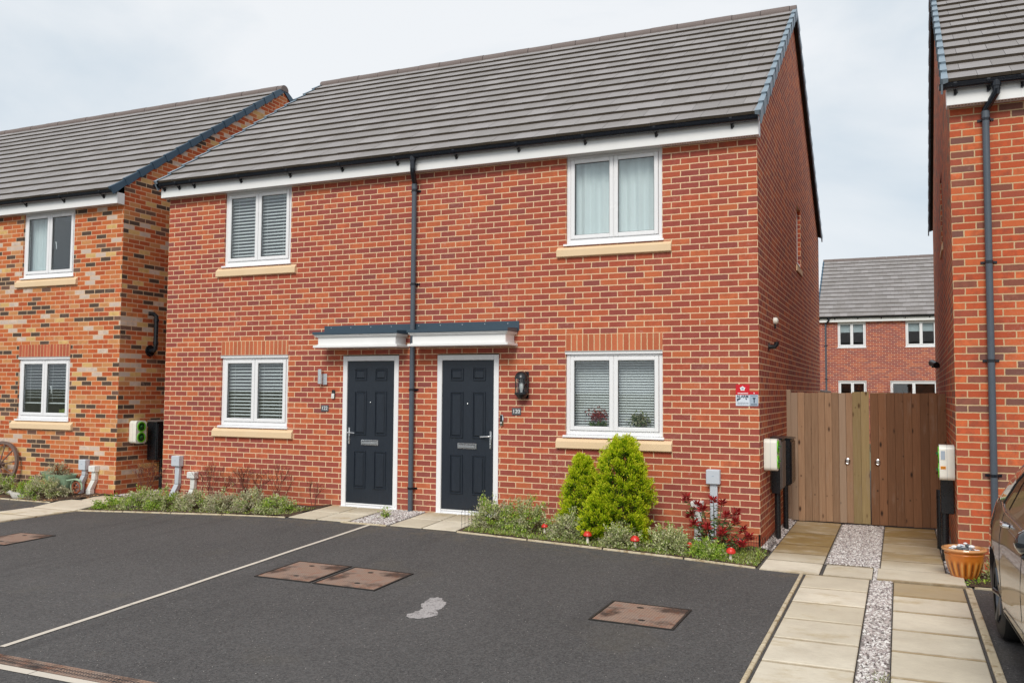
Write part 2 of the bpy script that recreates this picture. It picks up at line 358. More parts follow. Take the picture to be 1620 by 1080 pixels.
def slab_mat():
    t = NT('riven_paving_slab'); v = t.coord(); X, Y, Z = t.sep(v)[0:3]
    g = t.n.new('ShaderNodeNewGeometry').outputs['Random Per Island']
    n = t.noise(v, 2.2, 5, .6); f = t.noise(t.scale(v, (4, 22, 4)), 6, 4, .65)
    c = t.mix(g, srgb(214, 203, 180), srgb(238, 228, 208)); c = t.mix(t.mr(n, .35, .7, 0, .6), c, srgb(188, 176, 156))
    c = t.mix(t.mr(f, .45, .75, 0, .22), c, srgb(150, 136, 112))
    # algae / damp stains, heaviest on the shaded strip by the gate
    wet = t.mr(Y, -.55, .25, 0, 1, True); st = t.noise(t.scale(v, (1.2, 2.6, 1), (2, 1, 0)), 2.6, 4, .6)
    m1 = t.m('MULTIPLY', t.mr(st, .28, .50, .35, 1), wet)
    wet1 = t.m('MULTIPLY', t.m('MULTIPLY', t.m('GREATER_THAN', X, 1.33), t.m('GREATER_THAN', Y, -1.765)), t.m('LESS_THAN', Y, -1.125)); m1 = t.m('MAXIMUM', m1, t.m('MULTIPLY', wet1, .75)); m1 = t.m('MULTIPLY', m1, t.mr(t.white(t.comb(g, 0, 0)), 0, 1, .55, 1.0))
    c = t.mix(t.m('MULTIPLY', m1, .95), c, t.mix(t.noise(v, 5, 3), srgb(132, 102, 50), srgb(174, 144, 82)))
    c = t.mix(t.mr(t.noise(t.scale(v, (1, 1.6, 1), (7, 3, 0)), 1.9, 5, .7), .56, .74, 0, .6), c, srgb(176, 150, 94))
    fj = t.m('FRACT', t.m('DIVIDE', t.m('ADD', Y, 1.1), .622)); ej = t.m('MULTIPLY', t.m('MINIMUM', fj, t.m('SUBTRACT', 1, fj)), .622)
    ej = t.m('ADD', ej, t.m('MULTIPLY', t.m('SUBTRACT', t.noise(v, 9, 4, .7), .5), .05)); c = t.mix(t.m('MULTIPLY', t.mr(ej, .0, .035, .75, 0), t.m('LESS_THAN', Y, -1.0)), c, srgb(142, 116, 72))
    def lines(ys):
        d = None
        for yy in ys: q = t.m('ABSOLUTE', t.m('SUBTRACT', Y, yy)); d = q if d is None else t.m('MINIMUM', d, q)
        return d
    right = t.m('GREATER_THAN', X, 1.23); dl, dr = lines((1.55, .58, -.02, -.5, -1.07)), lines((1.74, 1.14, .54, -.02, -.56, -1.13))
    dd = t.m('ADD', t.m('MULTIPLY', dl, t.m('SUBTRACT', 1, right)), t.m('MULTIPLY', dr, right)); dd = t.m('ADD', dd, t.m('MULTIPLY', t.m('SUBTRACT', t.noise(v, 12, 4, .7), .5), .03))
    c = t.mix(t.m('MULTIPLY', t.mr(dd, .008, .034, .8, 0), t.m('GREATER_THAN', X, .1)), c, srgb(98, 76, 42))
    t.base(c); t.rough(t.m('SUBTRACT', .8, t.m('MULTIPLY', m1, .25))); t.bump(t.m('ADD', f, t.noise(v, 45, 3)), .004, .5); return t.mat
MAT['slab'] = slab_mat()
def kerb_mat():
    t = NT('mossy_concrete_edging'); v = t.coord()
    c = t.mix(t.noise(v, 3, 4, .6), srgb(196, 178, 142), srgb(216, 204, 182)); c = t.mix(t.mr(t.noise(v, 11, 4, .7), .5, .68, 0, .85), c, srgb(140, 112, 66))
    t.base(c); t.rough(.85); t.bump(t.noise(v, 60, 3), .003); return t.mat
MAT['kerb'] = kerb_mat(); MAT['joint'] = plain('dirty_joint_sand', srgb(66, 52, 32), .95, var=.35, scale=14)
MAT['line'] = plain('pale_concrete_edging', srgb(214, 204, 190), .8, var=.14, scale=2.5)
def soil_mat():
    t = NT('bark_and_soil'); v = t.coord(); cl = t.vor(v, 42); s = t.sep(cl[1])[0]
    t.base(t.mix(s, srgb(42, 32, 26), srgb(104, 80, 60))); t.rough(.95); t.bump(t.m('ADD', s, t.noise(v, 30, 4)), .02); return t.mat
MAT['soil'] = soil_mat()
MAT['gravelbase'] = plain('gravel_bed', srgb(168, 160, 155), .9, var=.4, scale=60, bump=.01)
def stone_mat(name, cols):
    t = NT(name); g = t.n.new('ShaderNodeNewGeometry').outputs['Random Per Island']
    t.base(t.ramp(g, [(i/len(cols), c) for i, c in enumerate(cols)], True)); t.rough(.8); return t.mat
MAT['pebble'] = stone_mat('grey_chippings', [srgb(200, 193, 188), srgb(174, 163, 160), srgb(218, 212, 208), srgb(146, 134, 134), srgb(190, 178, 174), srgb(232, 228, 224)])
MAT['bark'] = stone_mat('bark_chips', [srgb(188, 136, 88), srgb(150, 100, 62), srgb(212, 168, 120), srgb(120, 84, 58), srgb(198, 150, 108), srgb(160, 130, 108)])
def fence_mat(name, a, b, knot=(70, 45, 28), pale=.82):
    t = NT(name); v = t.coord()
    g = t.n.new('ShaderNodeNewGeometry').outputs['Random Per Island']
    off = t.comb(t.m('MULTIPLY', g, 13), 0, t.m('MULTIPLY', g, 31))
    va = t.n.new('ShaderNodeVectorMath'); va.operation = 'ADD'; t.L(v, va.inputs[0]); t.L(off, va.inputs[1]); v2 = va.outputs[0]
    gr = t.noise(t.scale(v2, (16, 1, .9)), 3.2, 5, .65, .6)
    c = t.mix(gr, srgb(*a), srgb(*b)); c = t.mix(1, c, t.mix(g, (.78, .78, .78), (1.2, 1.19, 1.18)), 'MULTIPLY')
    kn = t.vor(t.scale(v2, (9, .01, 3.6)), 1.0); kd = t.mr(kn[0], .05, .20, 1, 0, True)
    c = t.mix(t.m('MULTIPLY', kd, t.m('GREATER_THAN', t.sep(kn[1])[0], .3)), c, srgb(*knot))
    k2 = t.vor(t.scale(v2, (6, .01, 5)), 1.3); c = t.mix(t.m('MULTIPLY', t.mr(k2[0], .04, .14, .85, 0, True), t.m('GREATER_THAN', t.sep(k2[1])[1], .5)), c, srgb(*knot))
    c = t.mix(t.mr(t.noise(t.scale(v2, (3, 1, .6)), 2.4, 4, .7), .55, .75, 0, .5), c, srgb(158, 138, 122))
    c = t.mix(t.m('MULTIPLY', t.m('GREATER_THAN', t.white(t.comb(g, .3, 0)), pale), .5), c, srgb(168, 150, 132))
    t.base(c); t.rough(.85); t.bump(gr, .003, .7); return t.mat
MAT['fence'] = fence_mat('weathered_fence_wood', (132, 100, 74), (184, 150, 120), (66, 42, 28)); MAT['fence_dark'] = fence_mat('brown_fence_wood', (110, 74, 50), (154, 110, 78), (50, 30, 20), 2)
MAT['fence_green'] = fence_mat('green_tinted_wood', (138, 116, 78), (172, 152, 110), (92, 66, 40), 2)
def rust_mat():
    t = NT('rusty_iron_plate'); v = t.coord()
    n = t.noise(v, 3.5, 5, .65); c = t.mix(n, srgb(146, 110, 86), srgb(132, 124, 118))
    c = t.mix(t.mr(t.noise(t.scale(v, (1, 1, 1), (3, 1, 0)), 2.6, 5, .7), .50, .64, 0, .92), c, srgb(62, 46, 38))
    X, Y, Z = t.sep(v)[0:3]
    a = t.m('SINE', t.m('MULTIPLY', t.m('ADD', X, Y), 130)); b = t.m('SINE', t.m('MULTIPLY', t.m('SUBTRACT', X, Y), 130))
    p = t.m('MAXIMUM', t.m('MULTIPLY', a, b), 0); c = t.mix(t.mr(p, .15, .5, 0, .55), c, t.mix(1, c, (1.9, 1.8, 1.75), 'MULTIPLY')); ed = t.noise(v, 9, 4, .7); t.base(t.mix(t.mr(ed, .5, .7, 0, .5), c, srgb(150, 88, 54)))
    t.rough(.8); t.bump(p, .004, .8); return t.mat
MAT['rust'] = rust_mat()
def leaf_mat(name, cols, rough=.5, trans=.25):
    t = NT(name); g = t.n.new('ShaderNodeNewGeometry').outputs['Random Per Island']
    c = t.ramp(g, [(i/max(1, len(cols)-1), x) for i, x in enumerate(cols)]); t.base(c); t.rough(rough); t.p.inputs['Specular IOR Level'].default_value = .3
    tl = t.n.new('ShaderNodeBsdfTranslucent'); t.L(c, tl.inputs[0]); mx = t.n.new('ShaderNodeMixShader'); mx.inputs[0].default_value = trans
    t.L(t.p.outputs[0], mx.inputs[1]); t.L(tl.outputs[0], mx.inputs[2]); t.L(mx.outputs[0], t.out.inputs[0]); return t.mat
MAT['conifer'] = leaf_mat('golden_conifer_leaf', [srgb(112, 156, 14), srgb(152, 192, 18), srgb(184, 210, 26), srgb(214, 224, 44)], .6, .3)
MAT['conifer_tip'] = leaf_mat('yellow_conifer_tip', [srgb(190, 216, 28), srgb(216, 226, 44), srgb(236, 234, 70)], .6, .3)
MAT['conifer_deep'] = leaf_mat('deep_conifer_leaf', [srgb(54, 84, 14), srgb(92, 128, 20)], .7, .15)
MAT['hebe'] = leaf_mat('variegated_leaf', [srgb(120, 142, 84), srgb(164, 180, 108), srgb(204, 208, 144), srgb(228, 226, 184), srgb(142, 150, 108)], .5)
MAT['hebe_grey'] = leaf_mat('grey_green_leaf', [srgb(142, 146, 112), srgb(180, 178, 144), srgb(212, 208, 176), srgb(172, 154, 130)], .55)
MAT['lime'] = leaf_mat('lime_green_leaf', [srgb(108, 156, 44), srgb(156, 190, 66), srgb(196, 212, 98), srgb(118, 146, 62)], .5)
MAT['redleaf'] = leaf_mat('glossy_red_leaf', [srgb(104, 22, 28), srgb(158, 32, 38), srgb(190, 58, 56), srgb(128, 44, 40)], .3, .2)
MAT['greenleaf'] = leaf_mat('glossy_green_leaf', [srgb(44, 84, 46), srgb(82, 116, 66), srgb(112, 138, 84), srgb(128, 118, 60)], .3, .2)
MAT['grass'] = leaf_mat('ground_cover_leaf', [srgb(92, 118, 54), srgb(134, 152, 74), srgb(166, 170, 92), srgb(120, 112, 66)], .6)
MAT['twig'] = plain('reddish_twig', srgb(104, 58, 46), .8, var=.25, scale=12)
MAT['budleaf'] = leaf_mat('russet_bud_leaf', [srgb(140, 60, 50), srgb(180, 96, 60), srgb(214, 168, 90), srgb(120, 52, 48)], .6)
MAT['stem'] = plain('brown_stem', srgb(88, 66, 50), .85, var=.25)

# ------------------------------------------------------------------ the ground: height of the land
EX = [-14, -9.6, -8.65, -7.36, -6.61, -6.0, -4.6, -3.48, -2.77, -2.25, -.8, .06, .54, 30]
EZ = [-.2, -.19, -.15, -.10, -.07, -.05, -.055, -.06, -.08, -.10, -.15, -.19, -.2, -.2]
WX = [-30, -10.3, -9, -6.3, -5.8, -4.75, -4.3, -3.2, -2.6, 0, .1, 30]
WZ = [-.09, -.09, -.09, -.05, -.012, -.012, -.012, -.012, -.05, -.15, -.19, -.2]
def g(x, y):
    e = float(np.interp(x, EX, EZ)); wv = float(np.interp(x, WX, WZ))
    if y >= 0: return wv
    if y >= -1: return wv+(e-wv)*(-y)
    t = min(1, (-1-y)/4.2); t = 1-(1-t)**1.6
    return e+(-.2-e)*t
def sheet(mb, poly, dz=.004, step=.25, mi=None):
    """polygon (convex quad or triangle fan) laid on the land"""
    if len(poly) == 4:
        a, b, c, d = [Vector(p) for p in poly]
        nu = max(1, int(max((b-a).length, (c-d).length)/step)); nv = max(1, int(max((d-a).length, (c-b).length)/step))
        vs = []
        for j in range(nv+1):
            for i in range(nu+1):
                s, t = i/nu, j/nv; p = a*(1-s)*(1-t)+b*s*(1-t)+c*s*t+d*(1-s)*t; vs.append((p.x, p.y, g(p.x, p.y)+dz))
        fs = [(j*(nu+1)+i, j*(nu+1)+i+1, (j+1)*(nu+1)+i+1, (j+1)*(nu+1)+i) for j in range(nv) for i in range(nu)]
        mb.add(vs, fs, mi)
    else:
        n = len(poly); mb.add([(x, y, g(x, y)+dz) for x, y in poly], [tuple(range(n))], mi)
def slab(mb, x0, x1, y0, y1, top=.014, th=.04, jit=.002, gap=.0095, rnd=random):
    """one paving slab following the land, with a softened arris"""
    x0 += gap; x1 -= gap; y0 += gap; y1 -= gap; j = [rnd.uniform(-jit, jit) for _ in range(4)]
    P = [(x0, y0), (x1, y0), (x1, y1), (x0, y1)]; b = .006; Q = [(x0+b, y0+b), (x1-b, y0+b), (x1-b, y1-b), (x0+b, y1-b)]
    vs = [(x, y, g(x, y)+top-th) for x, y in P]+[(x, y, g(x, y)+top-b*.7+j[i]) for i, (x, y) in enumerate(P)]+[(x, y, g(x, y)+top+j[i]) for i, (x, y) in enumerate(Q)]
    fs = [(8, 9, 10, 11)]
    for i in range(4):
        k = (i+1) % 4; fs += [(i, k, k+4, i+4), (i+4, k+4, k+8, i+8)]
    mb.add(vs, fs)

def ground():
    gm = NT('far_ground'); v = gm.coord(); gm.base(gm.mix(gm.noise(v, .05, 5), srgb(96, 104, 70), srgb(120, 116, 96))); gm.rough(.95)
    mb = MB(); mb.add([(-900, -900, -.45), (900, -900, -.45), (900, 900, -.45), (-900, 900, -.45)], [(0, 1, 2, 3)])
    tag(mb.obj('ground', gm.mat), kind='structure')
    mb = MB()
    xs = sorted(set(list(np.round(np.arange(-14, 6.01, .25), 3))+[-30, -22, 12, 20, 30]+EX)); ys = [-60, -40, -25, -15, -10, -7]+list(np.round(np.arange(-5, .01, .25), 3))+[1, 2.5, 5, 9, 12]
    vs = [(x, y, g(x, y)) for y in ys for x in xs]; n = len(xs)
    fs = [(j*n+i, j*n+i+1, (j+1)*n+i+1, (j+1)*n+i) for j in range(len(ys)-1) for i in range(n-1)]
    mb.add(vs, fs); tag(mb.obj('driveway', MAT['tarmac'], smooth=True), kind='structure')
ground()

R1 = random.Random(5)
def paving():
    mb = MB()
    # two slab strips up to the side gate
    for i, (a, b) in enumerate([(2.62, 1.55), (1.55, .58), (.58, -.02), (-.02, -.5), (-.5, -1.06)]): slab(mb, .125, .72, b, a, rnd=R1)
    for i, (a, b) in enumerate([(2.6, 1.74), (1.74, 1.14), (1.14, .54), (.54, -.02), (-.02, -.55)]): slab(mb, 1.26, 1.88, b, a, rnd=R1)
    slab(mb, .74, 1.21, -1.06, -.46, rnd=R1)
    slab(mb, 1.24, 2.03, -1.12, -.56, top=.03, rnd=R1)
    for k in range(13):
        y1 = -1.08-k*.622; slab(mb, .585, 1.19, y1-.615, y1, rnd=R1); slab(mb, 1.39, 1.995, y1-.655, y1-.04, rnd=R1)
    # door paths
    for (x0, xs, rows) in ((-5.83, (.45, .46), ((0, -.5), (-.5, -1.0))), (-4.3, (.46, .47), ((0, -.5), (-.5, -1.0)))):
        x = x0
        for wd in xs:
            for a, b in rows: slab(mb, x, x+wd, b, a-.01, rnd=R1)
            x += wd
    # left path to the gap between the houses
    y = -.45
    for k in range(9): slab(mb, -10.5, -9.62, y-.6, y, rnd=R1); y -= .605
    for k in range(5): slab(mb, -9.55+0, -9.1, -.45+k*.6-.0, .15+k*.6, rnd=R1)
    slab(mb, -9.6, -9.0, -.75, -.46, rnd=R1); slab(mb, -10.2, -9.62, -.44, -.1, rnd=R1)
    tag(mb.obj('path', MAT['slab']), kind='structure')
    mb = MB()
    for k in range(9):
        for (x0, x1) in ((.53, .58), (2.0, 2.075)):
            slab(mb, x0, x1, -1.1-(k+1)*.915, -1.1-k*.915-.002, top=.02, jit=.003, rnd=R1)
    for x0, x1 in ((-9.6, -8.7), (-8.7, -7.8), (-7.8, -6.9), (-6.9, -5.85), (-5.0, -4.32), (-3.36, -2.45), (-2.45, -1.55), (-1.55, -.65), (-.65, .1)):
        slab(mb, x0, x1, -1.035, -.995, top=.018, jit=.002, rnd=R1)
    slab(mb, 2.08, 3.6, -1.08, -1.03, top=.02, rnd=R1)
    for k in range(7): slab(mb, -9.61, -9.58, -1.0-(k+1)*.915, -1.0-k*.915, top=.018, rnd=R1)
    for k in range(5): slab(mb, -10.56-(k+1)*.9, -10.56-k*.9, -.72, -.68, top=.018, rnd=R1)
    tag(mb.obj('kerb', MAT['kerb']), kind='structure')
paving()

def strip_line(pts, wd, dz, name, mat, seg=.9):
    mb = MB()
    for (a, b) in zip(pts[:-1], pts[1:]):
        a = Vector(a); b = Vector(b); n = int((b-a).length/seg)+1; d = (b-a)/n; s = Vector((-d.y, d.x)).normalized()*wd/2
        for k in range(n):
            p, q = a+d*k, a+d*(k+1)-d.normalized()*.006; P = [p-s, q-s, q+s, p+s]
            sheet(mb, [tuple(x) for x in P], dz, .3)
    return mb.obj(name, mat, fix=False)
tag(strip_line([(-4.56, -1.04), (-4.57, -2.5), (-4.53, -3.7), (-4.45, -4.84), (-4.30, -6.12)], .05, .006, 'dividing_line', MAT['line']), kind='structure')
tag(strip_line([(-14, -6.45), (-1, -6.41), (.5, -6.41)], .07, .005, 'road_edge', MAT['line']), kind='structure')
def soil():
    mb = MB()
    for P in ([(.13, -1.05), (.715, -1.05), (.715, 2.6), (.13, 2.6)], [(1.265, -.55), (1.875, -.55), (1.875, 2.6), (1.265, 2.6)], [(.59, -9), (1.185, -9), (1.185, -1.09), (.59, -1.09)], [(1.395, -9), (1.99, -9), (1.99, -1.13), (1.395, -1.13)],
              [(-5.825, -1), (-4.93, -1), (-4.93, 0), (-5.825, 0)], [(-4.295, -1), (-3.375, -1), (-3.375, 0), (-4.295, 0)], [(-10.495, -5.8), (-9.625, -5.8), (-9.625, -.46), (-10.495, -.46)]): sheet(mb, P, .003, .3)
    tag(mb.obj('path_joint_bedding', MAT['joint'], fix=False), kind='structure')
    mb = MB()
    for P in ([(-9.6, -1.0), (-5.84, -1.0), (-5.84, 0), (-9.0, 0)], [(-3.36, -1.0), (.1, -1.0), (.12, 0), (-3.3, 0)],
              [(-15, -.69), (-10.56, -.69), (-10.0, 0), (-15, 0)], [(2.06, -1.05), (3.6, -1.05), (3.6, -.3), (2.0, -.3)], [(-10.56, -.69), (-10.5, -.45), (-10.2, -.2), (-10.0, 0)]):
        sheet(mb, P, .01, .1)
    rr = random.Random(3); mb.v = [(x, y, z+rr.uniform(0, .018)) for x, y, z in mb.v]
    tag(mb.obj('flower_bed_soil', MAT['soil'], smooth=True, fix=False), kind='structure')
    mb = MB()
    for P in ([(-4.9, -1.0), (-4.32, -1.0), (-4.32, 0), (-4.9, 0)], [(.72, -.46), (1.26, -.46), (1.26, 2.6), (.72, 2.6)],
              [(1.19, -9), (1.39, -9), (1.39, -1.1), (1.19, -1.1)], [(1.21, -1.1), (1.26, -1.1), (1.26, -.46), (1.21, -.46)], [(1.26, -1.16), (1.39, -1.16), (1.39, -1.1), (1.26, -1.1)],
              [(0, 0), (.125, 0), (.125, 2.62), (0, 2.62)], [(1.88, -.55), (2.05, -.55), (2.05, 2.62), (1.88, 2.62)], [(-9.98, 0), (-9.0, 0), (-9.0, 3.5), (-9.98, 3.5)]):
        sheet(mb, P, .003, .3)
    tag(mb.obj('gravel_bed', MAT['gravelbase'], fix=False), kind='structure')
soil()

def pebbles(name, regions, dens, size, mat, seed, flat=.6, label=None, cat=None, dz=.008):
    rng = np.random.default_rng(seed)
    ico = np.array([(0,0,1),(.894,0,.447),(.276,.851,.447),(-.724,.526,.447),(-.724,-.526,.447),(.276,-.851,.447),(.724,.526,-.447),(-.276,.851,-.447),(-.894,0,-.447),(-.276,-.851,-.447),(.724,-.526,-.447),(0,0,-1)])
    tri = [(0,1,2),(0,2,3),(0,3,4),(0,4,5),(0,5,1),(1,6,2),(2,7,3),(3,8,4),(4,9,5),(5,10,1),(6,7,2),(7,8,3),(8,9,4),(9,10,5),(10,6,1),(11,7,6),(11,8,7),(11,9,8),(11,10,9),(11,6,10)]
    P = []
    for (x0, x1, y0, y1) in regions:
        n = int((x1-x0)*(y1-y0)*dens); X = rng.uniform(x0, x1, n); Y = rng.uniform(y0, y1, n)
        P += list(zip(X, Y))
    N = len(P); V = np.zeros((N, 12, 3)); F = np.array(tri)
    for i, (x, y) in enumerate(P):
        v = ico*(1+rng.uniform(-.28, .28, (12, 1))); s = size*rng.uniform(.55, 1.25); v = v*s*np.array([1, rng.uniform(.6, 1), rng.uniform(.4, .75)*flat/.6])
        a = rng.uniform(0, 6.28); c, sn = math.cos(a), math.sin(a); v = np.stack([v[:, 0]*c-v[:, 1]*sn, v[:, 0]*sn+v[:, 1]*c, v[:, 2]+.3*v[:, 0]*rng.uniform(-1, 1)], 1)
        V[i] = v+np.array([x, y, g(x, y)+dz+rng.uniform(0, .006)])
    FF = (F[None]+12*np.arange(N)[:, None, None]).reshape(-1, 3)
    me = bpy.data.meshes.new(name); me.from_pydata(V.reshape(-1, 3).tolist(), [], FF.tolist()); me.materials.append(mat); me.update()
    return tag(link(bpy.data.objects.new(name, me)), label, cat, kind='stuff')
pebbles('gravel', [(-4.88, -4.33, -.98, -.02), (.74, 1.25, -.44, 2.6), (1.2, 1.38, -5.4, -1.12), (1.215, 1.255, -1.12, -.44), (1.27, 1.38, -1.15, -1.12), (.01, .12, 0.02, 2.6), (1.89, 1.99, -.5, 2.6)],
        4600, .012, MAT['pebble'], 1, label='loose grey and white stone chippings filling the strips between the paving slabs', cat='gravel')
pebbles('gravel_between_houses', [(-9.95, -9.57, -.05, 2.5)], 1500, .014, MAT['pebble'], 4, label='grey chippings on the ground between the left house and the semi-detached pair', cat='gravel')
pebbles('bark_chippings', [(-12.9, -10.58, -.66, -.02), (-10.56, -10.22, -.30, -.02)], 1700, .02, MAT['bark'], 2, flat=.35, label='tan bark and stone chippings covering the bed in front of the left house', cat='bark chips')

# ------------------------------------------------------------------ building parts
def wall_face(mb, axis, k, a0, a1, z0, z1, holes, depth, inward, mi=0):
    """wall sheet on plane axis=k ('y' or 'x'), with openings that have brick reveals"""
    A = sorted({a0, a1, *[h[0] for h in holes], *[h[1] for h in holes]}); Z = sorted({z0, z1, *[h[2] for h in holes], *[h[3] for h in holes]})
    P = (lambda a, d, z: (a, k+d, z)) if axis == 'y' else (lambda a, d, z: (k+d, a, z))
    for i in range(len(A)-1):
        for j in range(len(Z)-1):
            ca, cz = (A[i]+A[i+1])/2, (Z[j]+Z[j+1])/2
            if any(h[0] < ca < h[1] and h[2] < cz < h[3] for h in holes): continue
            mb.add([P(A[i], 0, Z[j]), P(A[i+1], 0, Z[j]), P(A[i+1], 0, Z[j+1]), P(A[i], 0, Z[j+1])], [(0, 1, 2, 3)], mi)
    D = depth*inward
    for h in holes:
        for (p, q) in (((h[0], h[2]), (h[1], h[2])), ((h[1], h[2]), (h[1], h[3])), ((h[1], h[3]), (h[0], h[3])), ((h[0], h[3]), (h[0], h[2]))):
            mb.add([P(p[0], 0, p[1]), P(q[0], 0, q[1]), P(q[0], D, q[1]), P(p[0], D, p[1])], [(0, 1, 2, 3)], mi)

def place(o, loc=None, rz=0):
    if loc is not None: o.location = loc
    o.rotation_euler = (0, 0, rz); return o

def window(par, x0, x1, z0, z1, y=0., lights=2, blind=None, loc=(0, 0, 0), rz=0, head=True, sill=True, handle=None, tilt=.35, deep=.075, label=None, bdep=.085):
    """uPVC casement; local frame: wall plane y=0, outside is -y. part window > pane, cill, handle, blind"""
    o = MB(); F = .05; yo = y+.028; c = x1-x0
    o.bbox(x0, x0+F, yo, yo+deep, z0+.03, z1); o.bbox(x1-F, x1, yo, yo+deep, z0+.03, z1)
    o.bbox(x0+F, x1-F, yo+.001, yo+deep, z1-F, z1); o.bbox(x0+F, x1-F, yo+.001, yo+deep, z0+.03, z0+.03+F)
    n = lights; wl = (c-2*F)/n
    for i in range(n):
        a = x0+F+i*wl+.004; b = a+wl-.008; S = .052; zb, zt = z0+.03+F+.004, z1-F-.004; ys = yo-.014
        for (p, q, r, s_) in ((a, a+S, zb, zt), (b-S, b, zb, zt), (a+S, b-S, zt-S, zt), (a+S, b-S, zb, zb+S)): o.bbox(p, q, ys, ys+.05, r, s_, .007)
        if i: o.box(a-.008, a, yo+.004, yo+.04, zb, zt)
    w_ = o.obj('window', MAT['white'], par); place(w_, loc, rz)
    if label: w_['label'] = label
    for i in range(n):
        a = x0+F+i*wl+.004+.052; b = x0+F+(i+1)*wl-.004-.052
        p = MB(); p.box(a-.004, b+.004, yo+.012, yo+.018, z0+.03+F+.05, z1-F-.05); p.obj('pane', MAT['glass'], w_)
        ga = MB(); zb, zt = z0+.03+F+.056, z1-F-.056
        for (p_, q_, r_, s_) in ((a, a+.006, zb, zt), (b-.006, b, zb, zt), (a, b, zt-.006, zt), (a, b, zb, zb+.006)): ga.box(p_, q_, yo+.004, yo+.0115, r_, s_)
        ga.obj('gasket', MAT['rubber'], w_)
    ci = MB(); ci.prism([(yo+.03, z0+.03), (yo-.05, z0+.022), (yo-.055, z0-.002), (yo-.04, z0-.002), (yo-.038, z0+.006), (yo+.03, z0+.006)], 'x', x0-.03, x1+.02); ci.obj('cill', MAT['white'], w_)
    if head:
        hd = MB(); hd.box(x0-.01, x1+.0, y-.012, y+.06, z1+.004, z1+.018, 1); hd.box(x0-.008, x1, y-.006, y+.05, z1-.022, z1+.003, 0); hd.obj('head_trim', [MAT['white'], MAT['soffit']], w_)
    yb = yo+bdep
    wb = MB(); wb.box(x0, x1, yo+deep+.001, yo+deep+.2, z0+.012, z0+.03); wb.obj('window_board', MAT['white'], w_)
    if blind == 'slats' or blind == 'half':
        b = MB(); zt = z1-.09; zb = z0+.1 if blind == 'slats' else z0+(z1-z0)*.30; pitch = .050 if tilt < .7 else .033; sw = pitch*.44
        k = int((zt-zb)/pitch)
        for i in range(k):
            zc = zt-.03-i*pitch; dy, dz = sw*math.cos(tilt), sw*math.sin(tilt)
            b.prism([(yb-dy, zc-dz), (yb+dy, zc+dz), (yb+dy, zc+dz+.003), (yb-dy, zc-dz+.003)], 'x', x0+.06, x1-.06)
        b.box(x0+.06, x1-.06, yb-.02, yb+.02, zt-.02, zt+.03); b.box(x0+.06, x1-.06, yb-.022, yb+.022, zb-.03, zb-.012)
        for xx in (x0+.2, x0+c*.5-.12, x0+c*.5+.12, x1-.2): b.box(xx-.001, xx+.001, yb-.028, yb-.026, zb, zt)
        b.obj('blind', MAT['blindw'], w_)
    if blind == 'curtain' or blind == 'side':
        b = MB(); xe = x1 if blind == 'curtain' else x0+c*.42; N = 60; vs = []
        for i in range(N+1):
            xx = x0+(xe-x0)*i/N; yy = yb+.05+.018*math.sin(i*1.1)+.012*math.sin(i*.37+1)
            vs += [(xx, yy, z0+.03), (xx, yy-.004*math.sin(i*.9), z1-.03)]
        b.add(vs, [(2*i, 2*i+2, 2*i+3, 2*i+1) for i in range(N)]); b.obj('curtain', MAT['curtain'], w_, True, False)
    if blind == 'roller':
        b = MB(); b.box(x0+.05, x1-.05, yb, yb+.004, z0+(z1-z0)*.62, z1-.04); b.box(x0+.05, x1-.05, yb-.002, yb+.008, z0+(z1-z0)*.60, z0+(z1-z0)*.62); b.obj('blind', MAT['blindr'], w_)
    if handle is not None:
        h = MB(); hz = (z0+z1)/2-.02; h.tube([(handle, yo+.075, hz+.07), (handle, yo+.055, hz+.07), (handle+.02, yo+.05, hz+.05), (handle+.03, yo+.05, hz), (handle+.03, yo+.05, hz-.05)], .008, 8); h.obj('handle', MAT['white'], w_, True)
    # dark room behind, so that the panes look into a room and not into an empty shell
    rm = MB(); X0, X1, Y0, Y1, Z0, Z1 = x0-.02, x1+.02, yo+deep+.003, yo+2.2, z0-.1, z1+.02
    q = [(X0, Y0, Z0), (X1, Y0, Z0), (X1+.8, Y1, Z0-.4), (X0-.8, Y1, Z0-.4), (X0, Y0, Z1), (X1, Y0, Z1), (X1+.8, Y1, Z1+.2), (X0-.8, Y1, Z1+.2)]
    rm.add(q, [(3, 2, 6, 7), (0, 3, 7, 4), (1, 5, 6, 2), (0, 1, 2, 3), (4, 7, 6, 5)]); rm.obj('room', MAT['room'], w_, fix=False)
    if sill:
        s_ = MB(); L0, L1 = x0-.115, x1+.115
        s_.prism([(y+.06, z0-.004), (y+.01, z0-.006), (y-.045, z0-.055), (y-.048, z0-.135), (y-.04, z0-.142), (y+.06, z0-.142)], 'x', L0, L1)
        so = s_.obj('stone_sill', MAT['sill'], par); place(so, loc, rz)
    return w_
MAT['room'] = plain('room_wall', (.2, .2, .2), .9)

def lintel(par, x0, x1, z0=2.1, mat='soldier'):
    b = MB(); b.box(0, x1-x0, -.003, .03, 0, .225); o = b.obj('lintel', MAT[mat], par); o.location = (x0, 0, z0); return o

